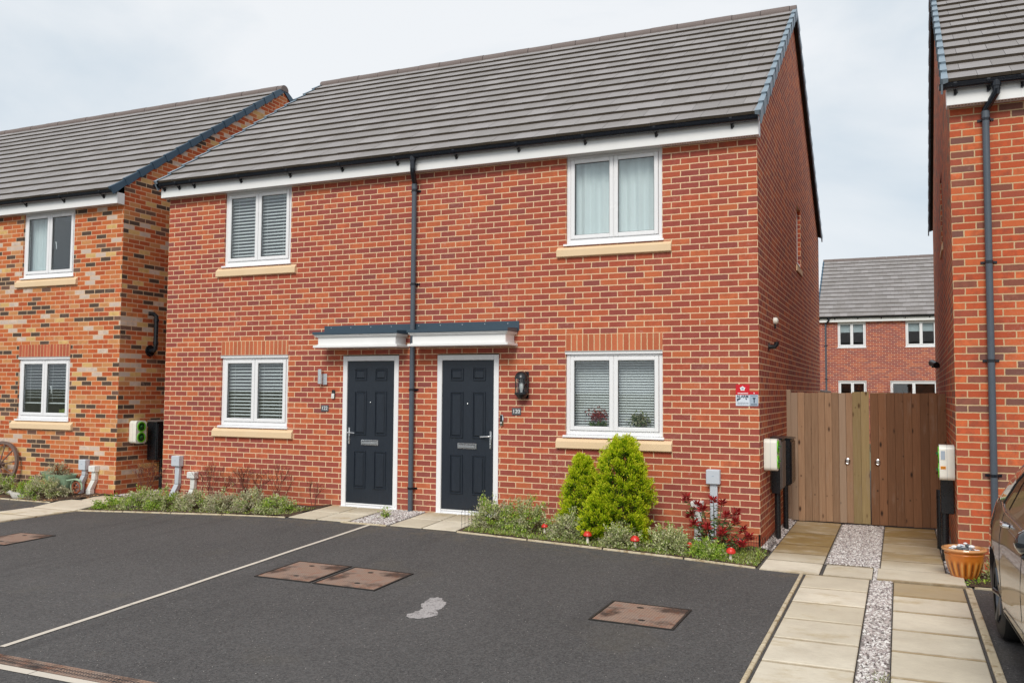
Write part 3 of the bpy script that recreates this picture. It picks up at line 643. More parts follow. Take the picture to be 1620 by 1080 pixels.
def roof(par, x0, x1, yf, ye, zr, yr, zb, mat, verge=None, vmat='verge', seed=1, gauge=.335, tw=.300, yb=None, vo=.038):
    """tile courses as separate flat tiles; (yf, ye_z)=(front edge), ridge (yr, zr), back eave zb"""
    rr = random.Random(seed)
    b = MB(); zf = ye
    run, rise = yr-yf, zr-zf; Ln = math.hypot(run, rise); n = round(Ln/gauge); gg = Ln/n; uy, uz = run/Ln, rise/Ln; ny, nz = -uz, uy
    for i in range(n):
        s0 = i*gg-(.02 if i == 0 else .045); s1 = (i+1)*gg+.03; t0, t1 = .050, .014
        off = (i % 2)*tw/2; k = int((x1-x0)/tw)+2
        for j in range(k):
            a = x0-off+j*tw; c = min(a+tw-.0035, x1); a = max(a, x0)
            if c-a < .03: continue
            e = rr.uniform(-.002, .002); e2 = rr.uniform(-.003, .003)
            def P(x, s, t): return (x, yf+uy*s+ny*t, zf+uz*s+nz*t)
            s0j = s0+rr.uniform(-.003, .003)
            vs = [P(a, s0j, t0-.036+e), P(c, s0j, t0-.036+e2), P(c, s1, t1-.028), P(a, s1, t1-.028), P(a, s0j, t0+e), P(c, s0j, t0+e2), P(c, s1, t1), P(a, s1, t1)]
            b.add(vs, [(4, 5, 6, 7), (0, 3, 2, 1), (1, 2, 6, 5), (3, 0, 4, 7), (2, 3, 7, 6)], 0); b.add(vs, [(0, 1, 5, 4)], 1)
    # underlay and back slope
    yb2 = yb or 2*yr-yf
    b.add([(x0, yf, zf-.01), (x1, yf, zf-.01), (x1, yr, zr-.02), (x0, yr, zr-.02), (x1, yb2, zf-.01), (x0, yb2, zf-.01)], [(0, 1, 2, 3), (3, 2, 4, 5)], 1)
    b.add([(x0, yr, zr+.02), (x1, yr, zr+.02), (x1, yb2, zf+.03), (x0, yb2, zf+.03)], [(0, 1, 2, 3)], 0)
    ro = b.obj('roof', [mat, MAT['tile_edge']], par, fix=False)
    # ridge tiles
    rg = MB(); x = x0-.02; k = 0
    while x < x1+.02:
        e = min(x+.45, x1+.03); r = .115+(k % 2)*.004; pr = [(r*math.cos(a), r*math.sin(a)*.85) for a in [math.radians(d) for d in range(-15, 196, 15)]]
        rg.prism([(yr+p, zr-.02+q) for p, q in pr], 'x', x, e-.008); x += .45; k += 1
    rg.obj('ridge', MAT['ridge'], ro)
    # dry verge units on both gables
    for xe, sg in ((x0, -1), (x1, 1)):
        v = MB()
        for i in range(n):
            for side in (0, 1):
                def P(x, s, t):
                    y, z = yf+uy*s+ny*t, zf+uz*s+nz*t
                    return (x, y if side == 0 else yr+(yr-y)*(yb2-yr)/(yr-yf), z)
                s0, s1 = i*gg-.05, (i+1)*gg+.015; xo = xe+sg*vo; xp = xo-sg*.012; xi = xe-sg*.03; lo = -.045 if vo < .03 else -.075
                vs = [P(xo, s0, lo-.022), P(xp, s1, lo), P(xp, s1, .034), P(xo, s0, .064), P(xi, s0, .064), P(xi, s1, .034), P(xo-sg*.02, s0, lo-.022), P(xp-sg*.008, s1, lo), P(xo-sg*.02, s0, .058)]
                v.add(vs, [(0, 1, 2, 3), (3, 2, 5, 4)], 0); v.add(vs, [(0, 3, 8, 6), (0, 6, 7, 1)], 0)
                v.add([P(xi, s0, .02), P(xo, s0, .0), P(xo, s0, .064), P(xi, s0, .064)], [(0, 1, 2, 3)], 0)
        v.obj('verge', [MAT[vmat], MAT['verge']], ro, fix=False)
    return ro

def eaves(par, x0, x1, yf=-.15, zt=4.755, zb=4.575, gl=None, gr=None, step=.9, wall=0):
    f = MB(); f.bbox(x0, x1, yf, yf+.022, zb, zt, .003)
    for xe, sg in ((x0, 1), (x1, -1)):   # boxed end
        f.box(xe, xe+sg*.02, yf+.0225, wall-.003, zb, zt)
    fo = f.obj('fascia', MAT['whitep'], par)
    s = MB(); s.box(x0+.02, x1-.02, yf+.022, wall+.02, zb+.012, zb+.02, 1)
    k = int((x1-x0)/.03)
    for i in range(k): s.box(x0+.02+i*.03, x0+.02+i*.03+.018, yf+.03, yf+.07, zb+.004, zb+.0119, 0)
    s.obj('soffit', [MAT['soffit'], MAT['whitep']], fo)
    g_ = MB(); gx0, gx1 = (x0-.06 if gl is None else gl), (x1+.0 if gr is None else gr); cy, cz, r = yf-.056, zt+.018, .05
    pr = [(cy+r*math.cos(a), cz+r*math.sin(a)) for a in [math.radians(180+d) for d in range(0, 181, 15)]]; inn = [(cy+(r-.006)*math.cos(a), cz+(r-.006)*math.sin(a)) for a in [math.radians(360-d) for d in range(0, 181, 15)]]
    g_.prism(pr+inn, 'x', gx0, gx1); g_.tube([(gx0, cy-r, cz), (gx1, cy-r, cz)], .006, 6)
    for xe in (gx0, gx1): g_.prism([(cy+r*1.05*math.cos(math.radians(180+d)), cz+r*1.05*math.sin(math.radians(180+d))) for d in range(0, 181, 20)], 'x', xe-.008, xe+.008)
    go = g_.obj('gutter', MAT['gutter'], par, True)
    x = gx0+.14; i = 0
    while x < gx1-.05:
        br = MB(); br.prism([(cy+(r+.006)*math.cos(math.radians(180+d)), cz+(r+.006)*math.sin(math.radians(180+d))) for d in range(-8, 189, 14)]+[(cy+(r+.0)*math.cos(math.radians(180+d)), cz+(r+.0)*math.sin(math.radians(180+d))) for d in range(188, -9, -14)], 'x', x-.015, x+.015)
        br.box(x-.012, x+.012, yf-.012, yf-.001, cz-.1, cz-.01); br.add([(x-.01, yf-.002, cz-.1), (x+.01, yf-.002, cz-.1), (x+.01, cy, cz-r-.002), (x-.01, cy, cz-r-.002), (x+.03, yf-.004, cz-.075)], [(0, 1, 2, 3), (1, 4, 2)])
        br.obj('bracket', MAT['gutter'], go); x += step if i not in (0, 1) else .3; i += 1
    return fo

def downpipe(par, xt, xp, ztop, zcol, zbot, yg, yw=-.055, clips=(), name='downpipe'):
    d = MB(); d.tube([(xt, yg, ztop), (xt, yg, ztop-.06)], .045, 14); d.tube([(xt, yg, ztop-.05), (xt, yg, zcol+.17)], .037, 14)
    d.tube([(xt, yg, zcol+.2), (xt, yg, zcol+.14), (xp, yw, zcol+.02), (xp, yw, zcol-.04)], .036, 14)
    o = d.obj(name, MAT['gutter'], par, True)
    p = MB(); p.tube([(xp, yw, zcol), (xp, yw, zbot)], .034, 16); p.tube([(xp, yw, zcol), (xp, yw, zcol-.07)], .039, 16); p.obj('pipe', MAT['pipe'], o, True)
    for z in clips:
        c = MB(); c.tube([(xp, yw, z-.014), (xp, yw, z+.014)], .039, 14); c.box(xp-.075, xp+.075, -.012, -.002, z-.012, z+.012); c.box(xp-.05, xp-.03, -.03, -.012, z-.01, z+.01); c.box(xp+.03, xp+.05, -.05, -.012, z-.01, z+.01); c.obj('bracket', MAT['gutter'], o, True)
    return o

def walls(par, x0, x1, y1, zb, ze, zr, holes, holes_side, mat, plinth=None, sidehole='x1', name='wall', y0=0, yr=None):
    b = MB(); yr = yr or (y0+y1)/2
    wall_face(b, 'y', y0, x0, x1, zb, ze, holes, .09, 1)
    for xs, inw, hh in ((x1, -1, holes_side if sidehole == 'x1' else []), (x0, 1, holes_side if sidehole == 'x0' else [])):
        wall_face(b, 'x', xs, y0, y1, zb, ze, hh, .11, inw)
        b.add([(xs, y0, ze), (xs, y0, ze+.235), (xs, yr, zr), (xs, y1, ze+.02), (xs, y1, ze)], [(0, 1, 2, 3, 4)])
    b.add([(x0, y1, zb), (x1, y1, zb), (x1, y1, ze), (x0, y1, ze)], [(0, 1, 2, 3)])
    o = b.obj(name, mat, par, fix=False); return o

# ------------------------------------------------------------------ the semi-detached pair
Wn = -9.0
house = thing('semi_detached_house', 'red brick semi-detached pair with two dark front doors, numbers 120 and 122', 'house')
ZE, ZR, YR = 4.70, 7.67, 3.98
WIN_L, WIN_R = (-7.888, -6.65), (-2.363, -1.125)
DOORS = [(-5.69, -4.787), (-4.187, -3.284)]
holes = [(*WIN_L, 1.045, 2.1), (*WIN_R, 1.045, 2.1), (*WIN_L, 3.445, 4.6), (*WIN_R, 3.445, 4.6)]+[(a, b, -.02, 2.1) for a, b in DOORS]
walls(house, Wn, 0, 8.52, -.45, ZE, ZR, holes, [(4.3, 4.92, 3.66, 4.65)], MAT['brick'], yr=YR)
def plinth():
    b = MB()
    for a, c in ((-9.003, -5.69), (-4.787, -4.187), (-3.284, .003)): b.box(a, c, -.004, .02, -.45, 0)
    o = b.obj('plinth', MAT['plinth'], house)
    b2 = MB(); b2.box(-.02, .004, -.004, 2*YR, -.45, -.0); b2.obj('plinth', MAT['plinth'], house)
plinth()
window(house, *WIN_L, 1.045, 2.1, blind='slats', tilt=.42)
window(house, *WIN_R, 1.045, 2.1, blind='slats', tilt=.72, bdep=.165)
window(house, *WIN_L, 3.445, 4.6, blind='slats', tilt=.62, head=False)
window(house, *WIN_R, 3.445, 4.6, blind='curtain', head=False)
lintel(house, *WIN_L); lintel(house, *WIN_R)
window(house, 4.3, 4.92, 3.70, 4.65, lights=1, head=False, rz=math.radians(90), loc=(-.03, 0, 0), sill=True)
roof(house, Wn-.005, .05, -.235, 4.785, 7.70, YR, 4.8, MAT['tile'], seed=2, vmat='vergelight', yb=8.43)
eaves(house, -9.04, .04)
downpipe(house, -4.49, -4.55, 4.76, 4.42, -.01, -.21, clips=(4.33, 3.05, 1.62, .30))

def rect_frustum(mb, x0, x1, z0, z1, y, steps, mi=None):
    """nested rectangles: steps = [(inset, dy)...] making a moulded panel that faces -y"""
    rings = []
    for ins, dy in steps: rings.append([(x0+ins, y+dy, z0+ins), (x1-ins, y+dy, z0+ins), (x1-ins, y+dy, z1-ins), (x0+ins, y+dy, z1-ins)])
    vs = [p for r in rings for p in r]; fs = []
    for k in range(len(rings)-1):
        for i in range(4): fs.append((4*k+i, 4*k+(i+1) % 4, 4*k+4+(i+1) % 4, 4*k+4+i))
    n = 4*(len(rings)-1); fs.append((n, n+1, n+2, n+3)); mb.add(vs, fs, mi)

def door(par, x0, x1, hinge_left):
    z0, z1 = -.01, 2.085; fr = MB(); F = .07
    fr.bbox(x0, x0+F, -.012, .07, z0, z1); fr.bbox(x1-F, x1, -.012, .07, z0, z1); fr.bbox(x0+F, x1-F, -.011, .07, z1-F, z1); fr.box(x0+F, x1-F, .02, .08, z0, z0+.07)
    lx0, lx1, lz0, lz1 = x0+F+.003, x1-F-.003, z0+.062, z1-F-.003
    d = MB(); d.bbox(lx0, lx1, .004, .048, lz0, lz1, .003)
    W, H = lx1-lx0, lz1-lz0
    for a, b in ((.165, .41), (.60, .84)):
        for p, q in ((.055, .135), (.215, .52), (.635, .895)):
            rect_frustum(d, lx0+W*a, lx0+W*b, lz1-H*q, lz1-H*p, .004, [(-.006, -.0005), (.0, -.012), (.008, -.012), (.014, .003), (.019, .003), (.036, -.014)])
    do = d.obj('door', MAT['door'], par, fix=False)
    fr.obj('frame', MAT['white'], do)
    th = MB(); th.prism([(.06, z0+.02), (-.045, z0+.012), (-.05, z0-.006), (.06, z0-.006)], 'x', x0, x1); th.box(lx0, lx1, -.002, .02, z0+.045, z0+.058); th.obj('threshold', MAT['white'], do)
    xh = lx0+.04 if not hinge_left else lx1-.04; s = 1 if not hinge_left else -1
    h = MB(); h.bbox(xh-.014, xh+.014, -.012, .004, .86, 1.09, .005); h.tube([(xh, -.012, 1.02), (xh, -.05, 1.02), (xh+s*.03, -.055, 1.02), (xh+s*.125, -.055, 1.015)], .009, 10); h.tube([(xh, -.015, .92), (xh, -.024, .92)], .008, 10); h.obj('handle', MAT['chrome'], do, True)
    xc = (lx0+lx1)/2; l = MB(); l.bbox(xc-.14, xc+.14, -.013, .004, .85, .925, .006); l.bbox(xc-.118, xc+.118, -.020, -.0132, .866, .902, .004, 0); l.box(xc-.122, xc+.122, -.0145, -.0128, .904, .912, 1); l.box(xc-.122, xc+.122, -.0145, -.0128, .860, .864, 1); l.obj('letterbox', [MAT['chrome'], MAT['black']], do)
    y_ = MB(); y_.lathe([(.009, 0), (.009, .006), (.004, .008)], n=12); o = y_.obj('spyhole', MAT['chrome'], do); o.rotation_euler = (math.radians(90), 0, 0); o.location = (xc, .004, 1.44)
    return do
door(house, *DOORS[0], False); door(house, *DOORS[1], True)

def canopy(par, x0, x1, fx0, fx1):
    yd = -.28; z = 2.19; m = MB()
    def ring(off, za, zb): m.bbox(x0-off, x1+off, yd-off, -.001, za, zb, .004)
    ring(.05, z, z+.032); ring(.015, z+.032, z+.042); ring(0, z+.042, z+.142); ring(.015, z+.142, z+.150); ring(.032, z+.150, z+.164); ring(.045, z+.164, z+.18)
    o = m.obj('door_canopy', MAT['whitep'], par)
    r = MB(); r.prism([(yd-.06, z+.182), (yd-.06, z+.218), (-.012, z+.236), (-.001, z+.236), (-.001, z+.182)], 'x', x0-.055, x1+.055); r.bbox(fx0, fx1, -.012, -.0005, z+.2, z+.325, .002)
    x = fx0+.12
    ro = r.obj('canopy_roof', MAT['lead'], o)
    while x < fx1: n_ = MB(); n_.box(x-.005, x+.005, -.016, -.011, z+.29, z+.30); n_.obj('screw', MAT['chrome'], o); x += .33
canopy(house, -5.93, -4.68, -6.02, -4.60); canopy(house, -4.42, -3.07, -4.60+.003, -3.0)

# ------------------------------------------------------------------ left house and right house, house behind
lh = thing('detached_house', 'house of mixed orange, dark and cream bricks left of the semi-detached pair', 'house')
LW = (-12.307, -11.08)
walls(lh, -19.0, -9.98, 7.9, -.45, ZE, ZR, [(*LW, 1.06, 2.115), (*LW, 3.46, 4.6), (-17.6, -16.3, 1.06, 2.1), (-17.6, -16.3, 3.46, 4.6)], [], MAT['brick_left'])
pb = MB(); pb.box(-19, -9.978, -.003, .02, -.45, -.0); pb.box(-10.0, -9.977, -.003, 8.2, -.45, -.0); pb.obj('plinth', MAT['plinth'], lh)
window(lh, *LW, 1.06, 2.115, blind='half', tilt=.1, handle=-11.62); window(lh, *LW, 3.46, 4.6, blind='side', head=False, handle=-11.62)
window(lh, -17.6, -16.3, 1.06, 2.1); window(lh, -17.6, -16.3, 3.46, 4.6, head=False)
lintel(lh, *LW, 2.115, 'soldier_left')
roof(lh, -19.05, -9.97, -.235, 4.785, 7.74, 3.95, 4.8, MAT['tile'], seed=7, vmat='verge', vo=.022)
eaves(lh, -19.04, -9.97)

rh = thing('detached_house', 'house of bright orange bricks with drainpipe at the right edge of the view', 'house', (2.0, -.30, 0), math.radians(-.75))
walls(rh, 0, 8.5, 8.6, -.45, ZE, ZR, [(2.4, 3.6, 1.05, 2.1), (2.4, 3.6, 3.45, 4.6)], [(2.9, 3.6, 3.62, 4.6)], MAT['brick_right'], sidehole='x0')
window(rh, 2.4, 3.6, 1.05, 2.1, blind='slats'); window(rh, 2.4, 3.6, 3.45, 4.6, head=False)
window(rh, -3.6, -2.9, 3.66, 4.6, lights=1, head=False, rz=math.radians(-90), loc=(.03, 0, 0))
roof(rh, -.045, 8.55, -.235, 4.785, 7.74, 4.25, 4.8, MAT['tile'], seed=11, vmat='vergelight')
eaves(rh, -.03, 8.5)
downpipe(rh, .42, .33, 4.76, 4.50, -.2, -.21, clips=(4.42, 2.95, 1.95, .8))

bh = thing('terraced_house', 'brick house with white windows in the distance above the wooden gates', 'house', (-1.62, 28.9, 0))
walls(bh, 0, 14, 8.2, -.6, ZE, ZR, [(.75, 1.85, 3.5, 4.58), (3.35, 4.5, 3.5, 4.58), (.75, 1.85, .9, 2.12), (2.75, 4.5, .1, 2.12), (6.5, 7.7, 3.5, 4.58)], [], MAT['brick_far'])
window(bh, .75, 1.85, 3.5, 4.58, blind='roller', head=False, sill=False); window(bh, 3.35, 4.5, 3.5, 4.58, blind='roller', head=False, sill=False)
window(bh, .75, 1.85, .9, 2.12, sill=False); window(bh, 2.75, 4.5, .1, 2.12, sill=False); window(bh, 6.5, 7.7, 3.5, 4.58, sill=False)
roof(bh, -.045, 14.05, -.235, 4.785, 7.74, YR, 4.8, MAT['tile'], seed=13, vmat='verge')
eaves(bh, -.03, 14)
downpipe(bh, .42, .28, 4.76, 4.50, -.2, -.21, clips=(3.6, 2.2))

# ------------------------------------------------------------------ side gates
def boards(mb, x0, x1, zb, zt, y, n, seed, th=.016):
    rr = random.Random(seed); wd = (x1-x0)/n
    for i in range(n):
        e = rr.uniform(-.006, .006); t = rr.uniform(-.003, .003)
        mb.bbox(x0+i*wd+.0012, x0+(i+1)*wd-.0012, y+t, y+t+th, zb+rr.uniform(-.004, .006), zt+e, .003)
    mb.box(x0+.004, x1-.004, y+th+.0035, y+th+.006, zb+.01, zt-.012)  # thin backing sheet added to stop light showing through the gaps
def gates():
    Y = 2.65
    t = thing('timber_gate', 'weathered grey-brown boarded gate leaf beside the semi, with pale greenish boards at its right edge', 'gate', (.04, Y, -.17), group=None)
    b = MB(); boards(b, 0.02, .84, .0, 1.79, 0, 9, 3); b.box(.02, 1.04, .02, .05, .25, .36); b.box(.02, 1.04, .02, .05, 1.35, 1.46); b.obj('boards', MAT['fence'], t)
    b = MB(); boards(b, .835, 1.05, .0, 1.80, -.018, 2, 5); b.obj('cover_boards', MAT['fence_green'], t)['label'] = 'greenish newer boards'
    b = MB(); b.bbox(-.04, .02, .0, .09, -.05, 1.83, .004); b.obj('post', MAT['fence'], t)
    ring(t, .765, .86, -.002)
    t = thing('timber_gate', 'darker brown boarded gate leaf beside the right-hand house', 'gate', (1.10, Y, -.17))
    b = MB(); boards(b, 0, .94, .0, 1.79, 0, 9, 9); b.box(.0, .94, .02, .05, .25, .36); b.box(.0, .94, .02, .05, 1.35, 1.46); b.obj('boards', MAT['fence_dark'], t)
    ring(t, .09, .86, -.002)
def ring(t, x, z, y):
    r = MB(); r.lathe([(.034, 0), (.034, .005), (.028, .010), (.012, .012), (.012, .02)], n=20); o = r.obj('ring_handle', MAT['chrome'], t, True); o.rotation_euler = (math.radians(90), 0, 0); o.location = (x, y, z)
    q = MB(); P = [(.032*math.cos(a), .032*math.sin(a)-.01, .024) for a in [i*2*math.pi/20 for i in range(21)]]; q.tube(P, .006, 8, cap=False); q.obj('ring', MAT['chrome'], o, True)
gates()

# ------------------------------------------------------------------ wall fixtures
def text_mesh(body, size, mat, name, parent, loc, mirror=False, rz=0, bold=0.0, ext=.001):
    cu = bpy.data.curves.new(name, 'FONT'); cu.body = body; cu.size = size; cu.align_x = 'CENTER'; cu.align_y = 'CENTER'; cu.extrude = ext; cu.offset = bold
    o = bpy.data.objects.new(name, cu); COL.objects.link(o); dg = bpy.context.evaluated_depsgraph_get(); me = bpy.data.meshes.new_from_object(o.evaluated_get(dg))
    bpy.data.objects.remove(o); me.materials.clear(); me.materials.append(mat)
    p = bpy.data.objects.new(name, me); link(p, parent); p.location = loc; p.rotation_euler = (math.radians(90), 0, rz)
    if mirror: p.scale = (-1, 1, 1)
    return p

def number_plate(x, z, num, label):
    t = thing('house_number_plate', label, 'number plate', (x, 0, z)); b = MB(); b.bbox(-.062, .062, -.012, -.001, -.045, .045, .002); b.obj('plate', MAT['slatep'], t)
    text_mesh(num, .07, MAT['inkwhite'], 'digits', t, (0, -.0135, 0), bold=.0003)
number_plate(-3.03, 1.35, '120', 'slate plate with the number 120 beside the right-hand door')
number_plate(-5.99, 1.35, '122', 'slate plate with the number 122 beside the left-hand door')

def lantern():
    t = thing('wall_lantern', 'black domed half-lantern with clear panes on the wall by door 120', 'wall lamp', (-2.93, 0, 1.50))
    b = MB(); b.bbox(-.07, .07, -.02, -.001, .02, .36, .006); b.lathe([(.02, -.012), (.05, .0), (.07, .03), (.088, .05), (.088, .072), (.078, .075)], (0, -.085, .02), 20, sx=1, sy=1)
    for a in range(0, 360, 45): c, s_ = math.cos(math.radians(a)), math.sin(math.radians(a)); b.tube([(.082*c, -.085+.082*s_, .09), (.082*c, -.085+.082*s_, .27)], .0055, 6)
    b.obj('body', MAT['black'], t, True)
    d = MB(); d.lathe([(.09, 0), (.09, .012), (.085, .03), (.07, .065), (.045, .088), (.015, .098)], (0, -.085, .265), 20); d.obj('dome', MAT['black'], t, True)
    gl = MB(); gl.tube([(0, -.085, .09), (0, -.085, .27)], .075, 20, cap=False); gl.obj('glass', MAT['glass'], t, True)
    u = MB(); u.tube([(0, -.085, .09), (0, -.085, .12), (0, -.085, .15), (0, -.085, .2), (0, -.085, .22)], [.012, .016, .03, .026, .008], 12); u.obj('bulb', MAT['bulb'], t, True)
lantern()
def cyl_lamp():
    t = thing('wall_light', 'small brushed steel cylinder light on the wall by door 122', 'wall lamp', (-6.02, 0, 1.78))
    b = MB(); b.bbox(.0, .07, -.03, -.001, -.10, .06, .004); b.obj('back_plate', MAT['chrome'], t)
    c = MB(); c.tube([(-.025, -.06, -.085), (-.025, -.06, .12)], .032, 18); c.obj('cylinder', MAT['chrome'], t, True)
cyl_lamp()
def bell(x, z, label, w_=.03, h=.075, two=True, white=False):
    t = thing('doorbell', label, 'doorbell', (x, 0, z)); b = MB(); b.bbox(-w_, w_, -.026, -.001, -h, h, .012); b.obj('body', MAT['chrome'] if not white else MAT['black'], t, True)
    c = MB()
    if white: c.bbox(-w_*.9, w_*.9, -.030, -.0262, -h, h*.15, .008)
    else: c.bbox(-w_*.6, w_*.6, -.030, -.0262, -h*.85, h*.85, .012)
    c.obj('face_plate', MAT['black'] if not white else MAT['greypale'], t, True)
    d = MB(); d.lathe([(.011, 0), (.011, .004), (.006, .006)], n=14); o = d.obj('button', MAT['evwhite'], t, True); o.rotation_euler = (math.radians(90), 0, 0); o.location = (0, -.030, -h*.45)
bell(-3.235, 1.235, 'silver rimmed video doorbell at the right edge of door frame 120', .026, .075)
bell(-5.845, 1.55, 'small black and white video doorbell to the left of door 122', .027, .062, white=True)

def alarm_signs():
    t = thing('alarm_sign', 'red and grey security sign reading ALARM on the front wall near the corner', 'sign', (-.185, 0, 1.58)); Y = -.006
    b = MB(); b.box(-.078, .078, Y, -.001, -.12, .005, 0); b.box(-.078, .078, Y, -.001, .006, .125, 1); b.obj('panel', [MAT['signpale'], MAT['red']], t)
    m = MB(); m.add([(.034*math.sin(a)*(1 if k % 2 == 0 else .72), Y-.0015, .078+.03*math.cos(a)*(1 if k % 2 == 0 else .72)) for k, a in enumerate([i*2*math.pi/10 for i in range(10)])], [tuple(range(10))]); m.obj('emblem', MAT['inkwhite'], t, fix=False)
    m = MB(); m.add([(.016*math.sin(a), Y-.003, .078+.014*math.cos(a)) for a in [i*2*math.pi/5 for i in range(5)]], [tuple(range(5))]); m.obj('emblem_centre', MAT['signgrey'], t, fix=False)
    m = MB(); rr = random.Random(2); x = -.055
    while x < .058: wd = rr.uniform(.005, .009); m.box(x, x+wd, Y-.0012, Y-.0002, .018, .030); x += wd+.002
    x = -.06
    while x < .06: wd = rr.uniform(.004, .012); m.box(x, x+wd, Y-.0012, Y-.0002, -.088, -.082, 1); m.box(x, x+wd, Y-.0012, Y-.0002, -.104, -.099, 1); x += wd+.004
    m.add([(-.064, Y-.0015, -.038), (-.024, Y-.0015, -.032), (-.024, Y-.0015, -.045), (-.05, Y-.0015, -.056), (-.05, Y-.0015, -.066), (-.066, Y-.0015, -.066)], [tuple(range(6))], 1)
    m.add([(.03, Y-.0015, -.034), (.052, Y-.0015, -.034), (.041, Y-.0015, -.056)], [(0, 1, 2)], 1); m.obj('small_print', [MAT['inkwhite'], MAT['ink']], t, fix=False)
    text_mesh('ALARM', .042, MAT['ink'], 'lettering', t, (0, Y-.0012, -.014), bold=.0012)
    t = thing('alarm_notice', 'small grey notice with a red top strip, touching the right side of the ALARM sign', 'sign', (-.055, 0, 1.545))
    b = MB(); b.box(-.051, .046, Y, -.001, -.085, .045, 0); b.box(-.051, .046, Y, -.001, .046, .078, 1); b.obj('panel', [MAT['signgrey'], MAT['red']], t)
    m = MB(); m.add([(.008*math.sin(a), Y-.0012, .062+.008*math.cos(a)) for a in [i*2*math.pi/5 for i in range(5)]], [tuple(range(5))]); m.obj('emblem', MAT['inkwhite'], t, fix=False)
    m = MB()
    for q in ([(-.018, .01), (.018, .01), (.006, -.014), (.006, -.05), (-.006, -.05), (-.006, -.014)],): m.add([(a, Y-.0012, c) for a, c in q], [tuple(range(6))])
    for zz in (.03, -.064, -.073): m.box(-.038, .034, Y-.0012, Y-.0002, zz, zz+.004)
    m.obj('symbol', MAT['ink'], t, fix=False)
alarm_signs()

def ev_charger(loc, rz, label, sticker=False, ys=(.219, .223)):
    """local: wall plane x=0, sticks out along +x, width along y"""
    t = thing('ev_charger', label, 'car charger', loc, rz, 'car chargers on the side walls')
    def rbox(x0, x1, y0, y1, z0, z1, r, n=6):
        b = MB(); prof = []
        for cx, cy, a0 in ((y1-r, z1-r, 0), (y0+r, z1-r, 90), (y0+r, z0+r, 180), (y1-r, z0+r, 270)):
            for k in range(n+1): a = math.radians(a0+90*k/n); prof.append((cx+r*math.cos(a), cy+r*math.sin(a)))
        b.prism(prof, 'x', x0, x1); return b
    b = rbox(.004, .075, 0, .22, 0, .37, .05); q = rbox(.078, .15, 0, .22, 0, .37, .05); b.add(q.v, q.f); q = rbox(.0745, .079, .006, .214, .006, .364, .05); b.add(q.v, q.f, 1); b.obj('body', [MAT['evwhite'], MAT['signgrey']], t, True)
    for zc in (.10, .27):
        a = MB(); P = lambda r1, r2, x: [(x, .11+r1*math.cos(k*math.pi/12), zc+r2*math.sin(k*math.pi/12)) for k in range(24)]
        v = P(.085, .082, .1505)+P(.085, .082, .160)+P(.066, .064, .160)+P(.066, .064, .1505)
        a.add(v, [(k+24*j, (k+1) % 24+24*j, (k+1) % 24+24*((j+1)), k+24*(j+1)) for j in range(3) for k in range(24)]); a.obj('socket_rim', MAT['green'], t, True)
        s = MB(); s.add(P(.066, .064, .153), [tuple(range(24))]); s.tube([(.153, .11, zc), (.17, .11, zc-.01)], .03, 12); s.obj('socket', MAT['greendark'], t)
    if sticker:
        s = MB(); s.box(.09, .14, -.0025, -.0005, .12, .15, 0)
        for i in range(5): s.box(.095+i*.008, .1+i*.008, -.0035, -.0026, .13, .14, 1)
        s.box(.095, .135, -.0025, -.0005, .22, .31, 2); s.obj('warning_label', [MAT['orange'], MAT['black'], MAT['signgrey']], t)
    e = MB(); e.box(.0, .15, *ys, .02, .35); e.obj('side_strip', MAT['green'], t); return t
ev_charger((0.002, .30, .70), 0, 'ivory charger box with green edge on the gable wall of the semi')
ev_charger((-9.978, .24, .72), 0, 'white charger with two green-rimmed sockets on the left house side wall')
def rh_pt(y, z, x=0):  # a point on the right house's left wall
    a = math.radians(-.75); return (2.0+x*math.cos(a)-y*math.sin(a), -.30+x*math.sin(a)+y*math.cos(a), z)
t_ = ev_charger(rh_pt(.52, .70, -.002), math.radians(180-.75), 'ivory charger box with an orange sticker on the wall of the right-hand house', ys=(-.003, .001))
s = MB(); s.box(.09, .14, .2235, .2255, .12, .15, 0)
for i in range(5): s.box(.095+i*.008, .1+i*.008, .2255, .2262, .13, .14, 1)
s.box(.095, .135, .2235, .2255, .22, .31, 2); s.obj('warning_label', [MAT['orange'], MAT['black'], MAT['signgrey']], t_)

def meter_box(loc, rz, label, y0, y1, z0, z1, d, mat, side, pipes, zb, group='meter boxes on the side walls'):
    t = thing('meter_box', label, 'meter box', loc, rz, group)
    b = MB(); b.bbox(.003, d, y0, y1, z0, z1, .01); b.bbox(d, d+.014, y0+.02, y1-.02, z0+.02, z1-.03, .006); b.obj('cabinet', [mat], t)
    s_ = MB(); s_.prism([(.002, z1+.002), (d+.02, z1+.002), (d+.02, z1+.01), (.002, z1+.03)], 'y', y0-.005, y1+.005); s_.obj('lid', side, t)
    for (py, px, r) in pipes: p = MB(); p.tube([(px, py, zb), (px, py, z0+.01)], r, 14); p.obj('duct', MAT['black'], t, True)
mgrey = plain('brown_grey_box', srgb(104, 96, 92), .5)
meter_box((0, 0, 0), 0, 'grey meter box with dark duct just behind the charger on the gable', .88, 1.28, .42, 1.04, .13, mgrey, MAT['black'], [(.93, .08, .036)], -.18)
b_ = MB(); b_.bbox(.02, .12, .86, .878, .38, .74, .004); tag(b_.obj('cable_cover', MAT['black']), 'narrow black cable cover below the charger on the gable', 'cover')
meter_box((0, 0, 0), 0, 'black meter box nearest the wooden gate on the gable', 1.72, 2.2, .40, 1.0, .15, MAT['black'], MAT['black'], [(1.76, .08, .034)], -.18)
meter_box((-9.98, 0, 0), 0, 'large black meter cabinet on the left house wall in the narrow gap', .62, 1.25, .43, 1.06, .2, MAT['black'], mgrey, [(.85, .1, .036)], -.1)
a_ = math.radians(180-.75)
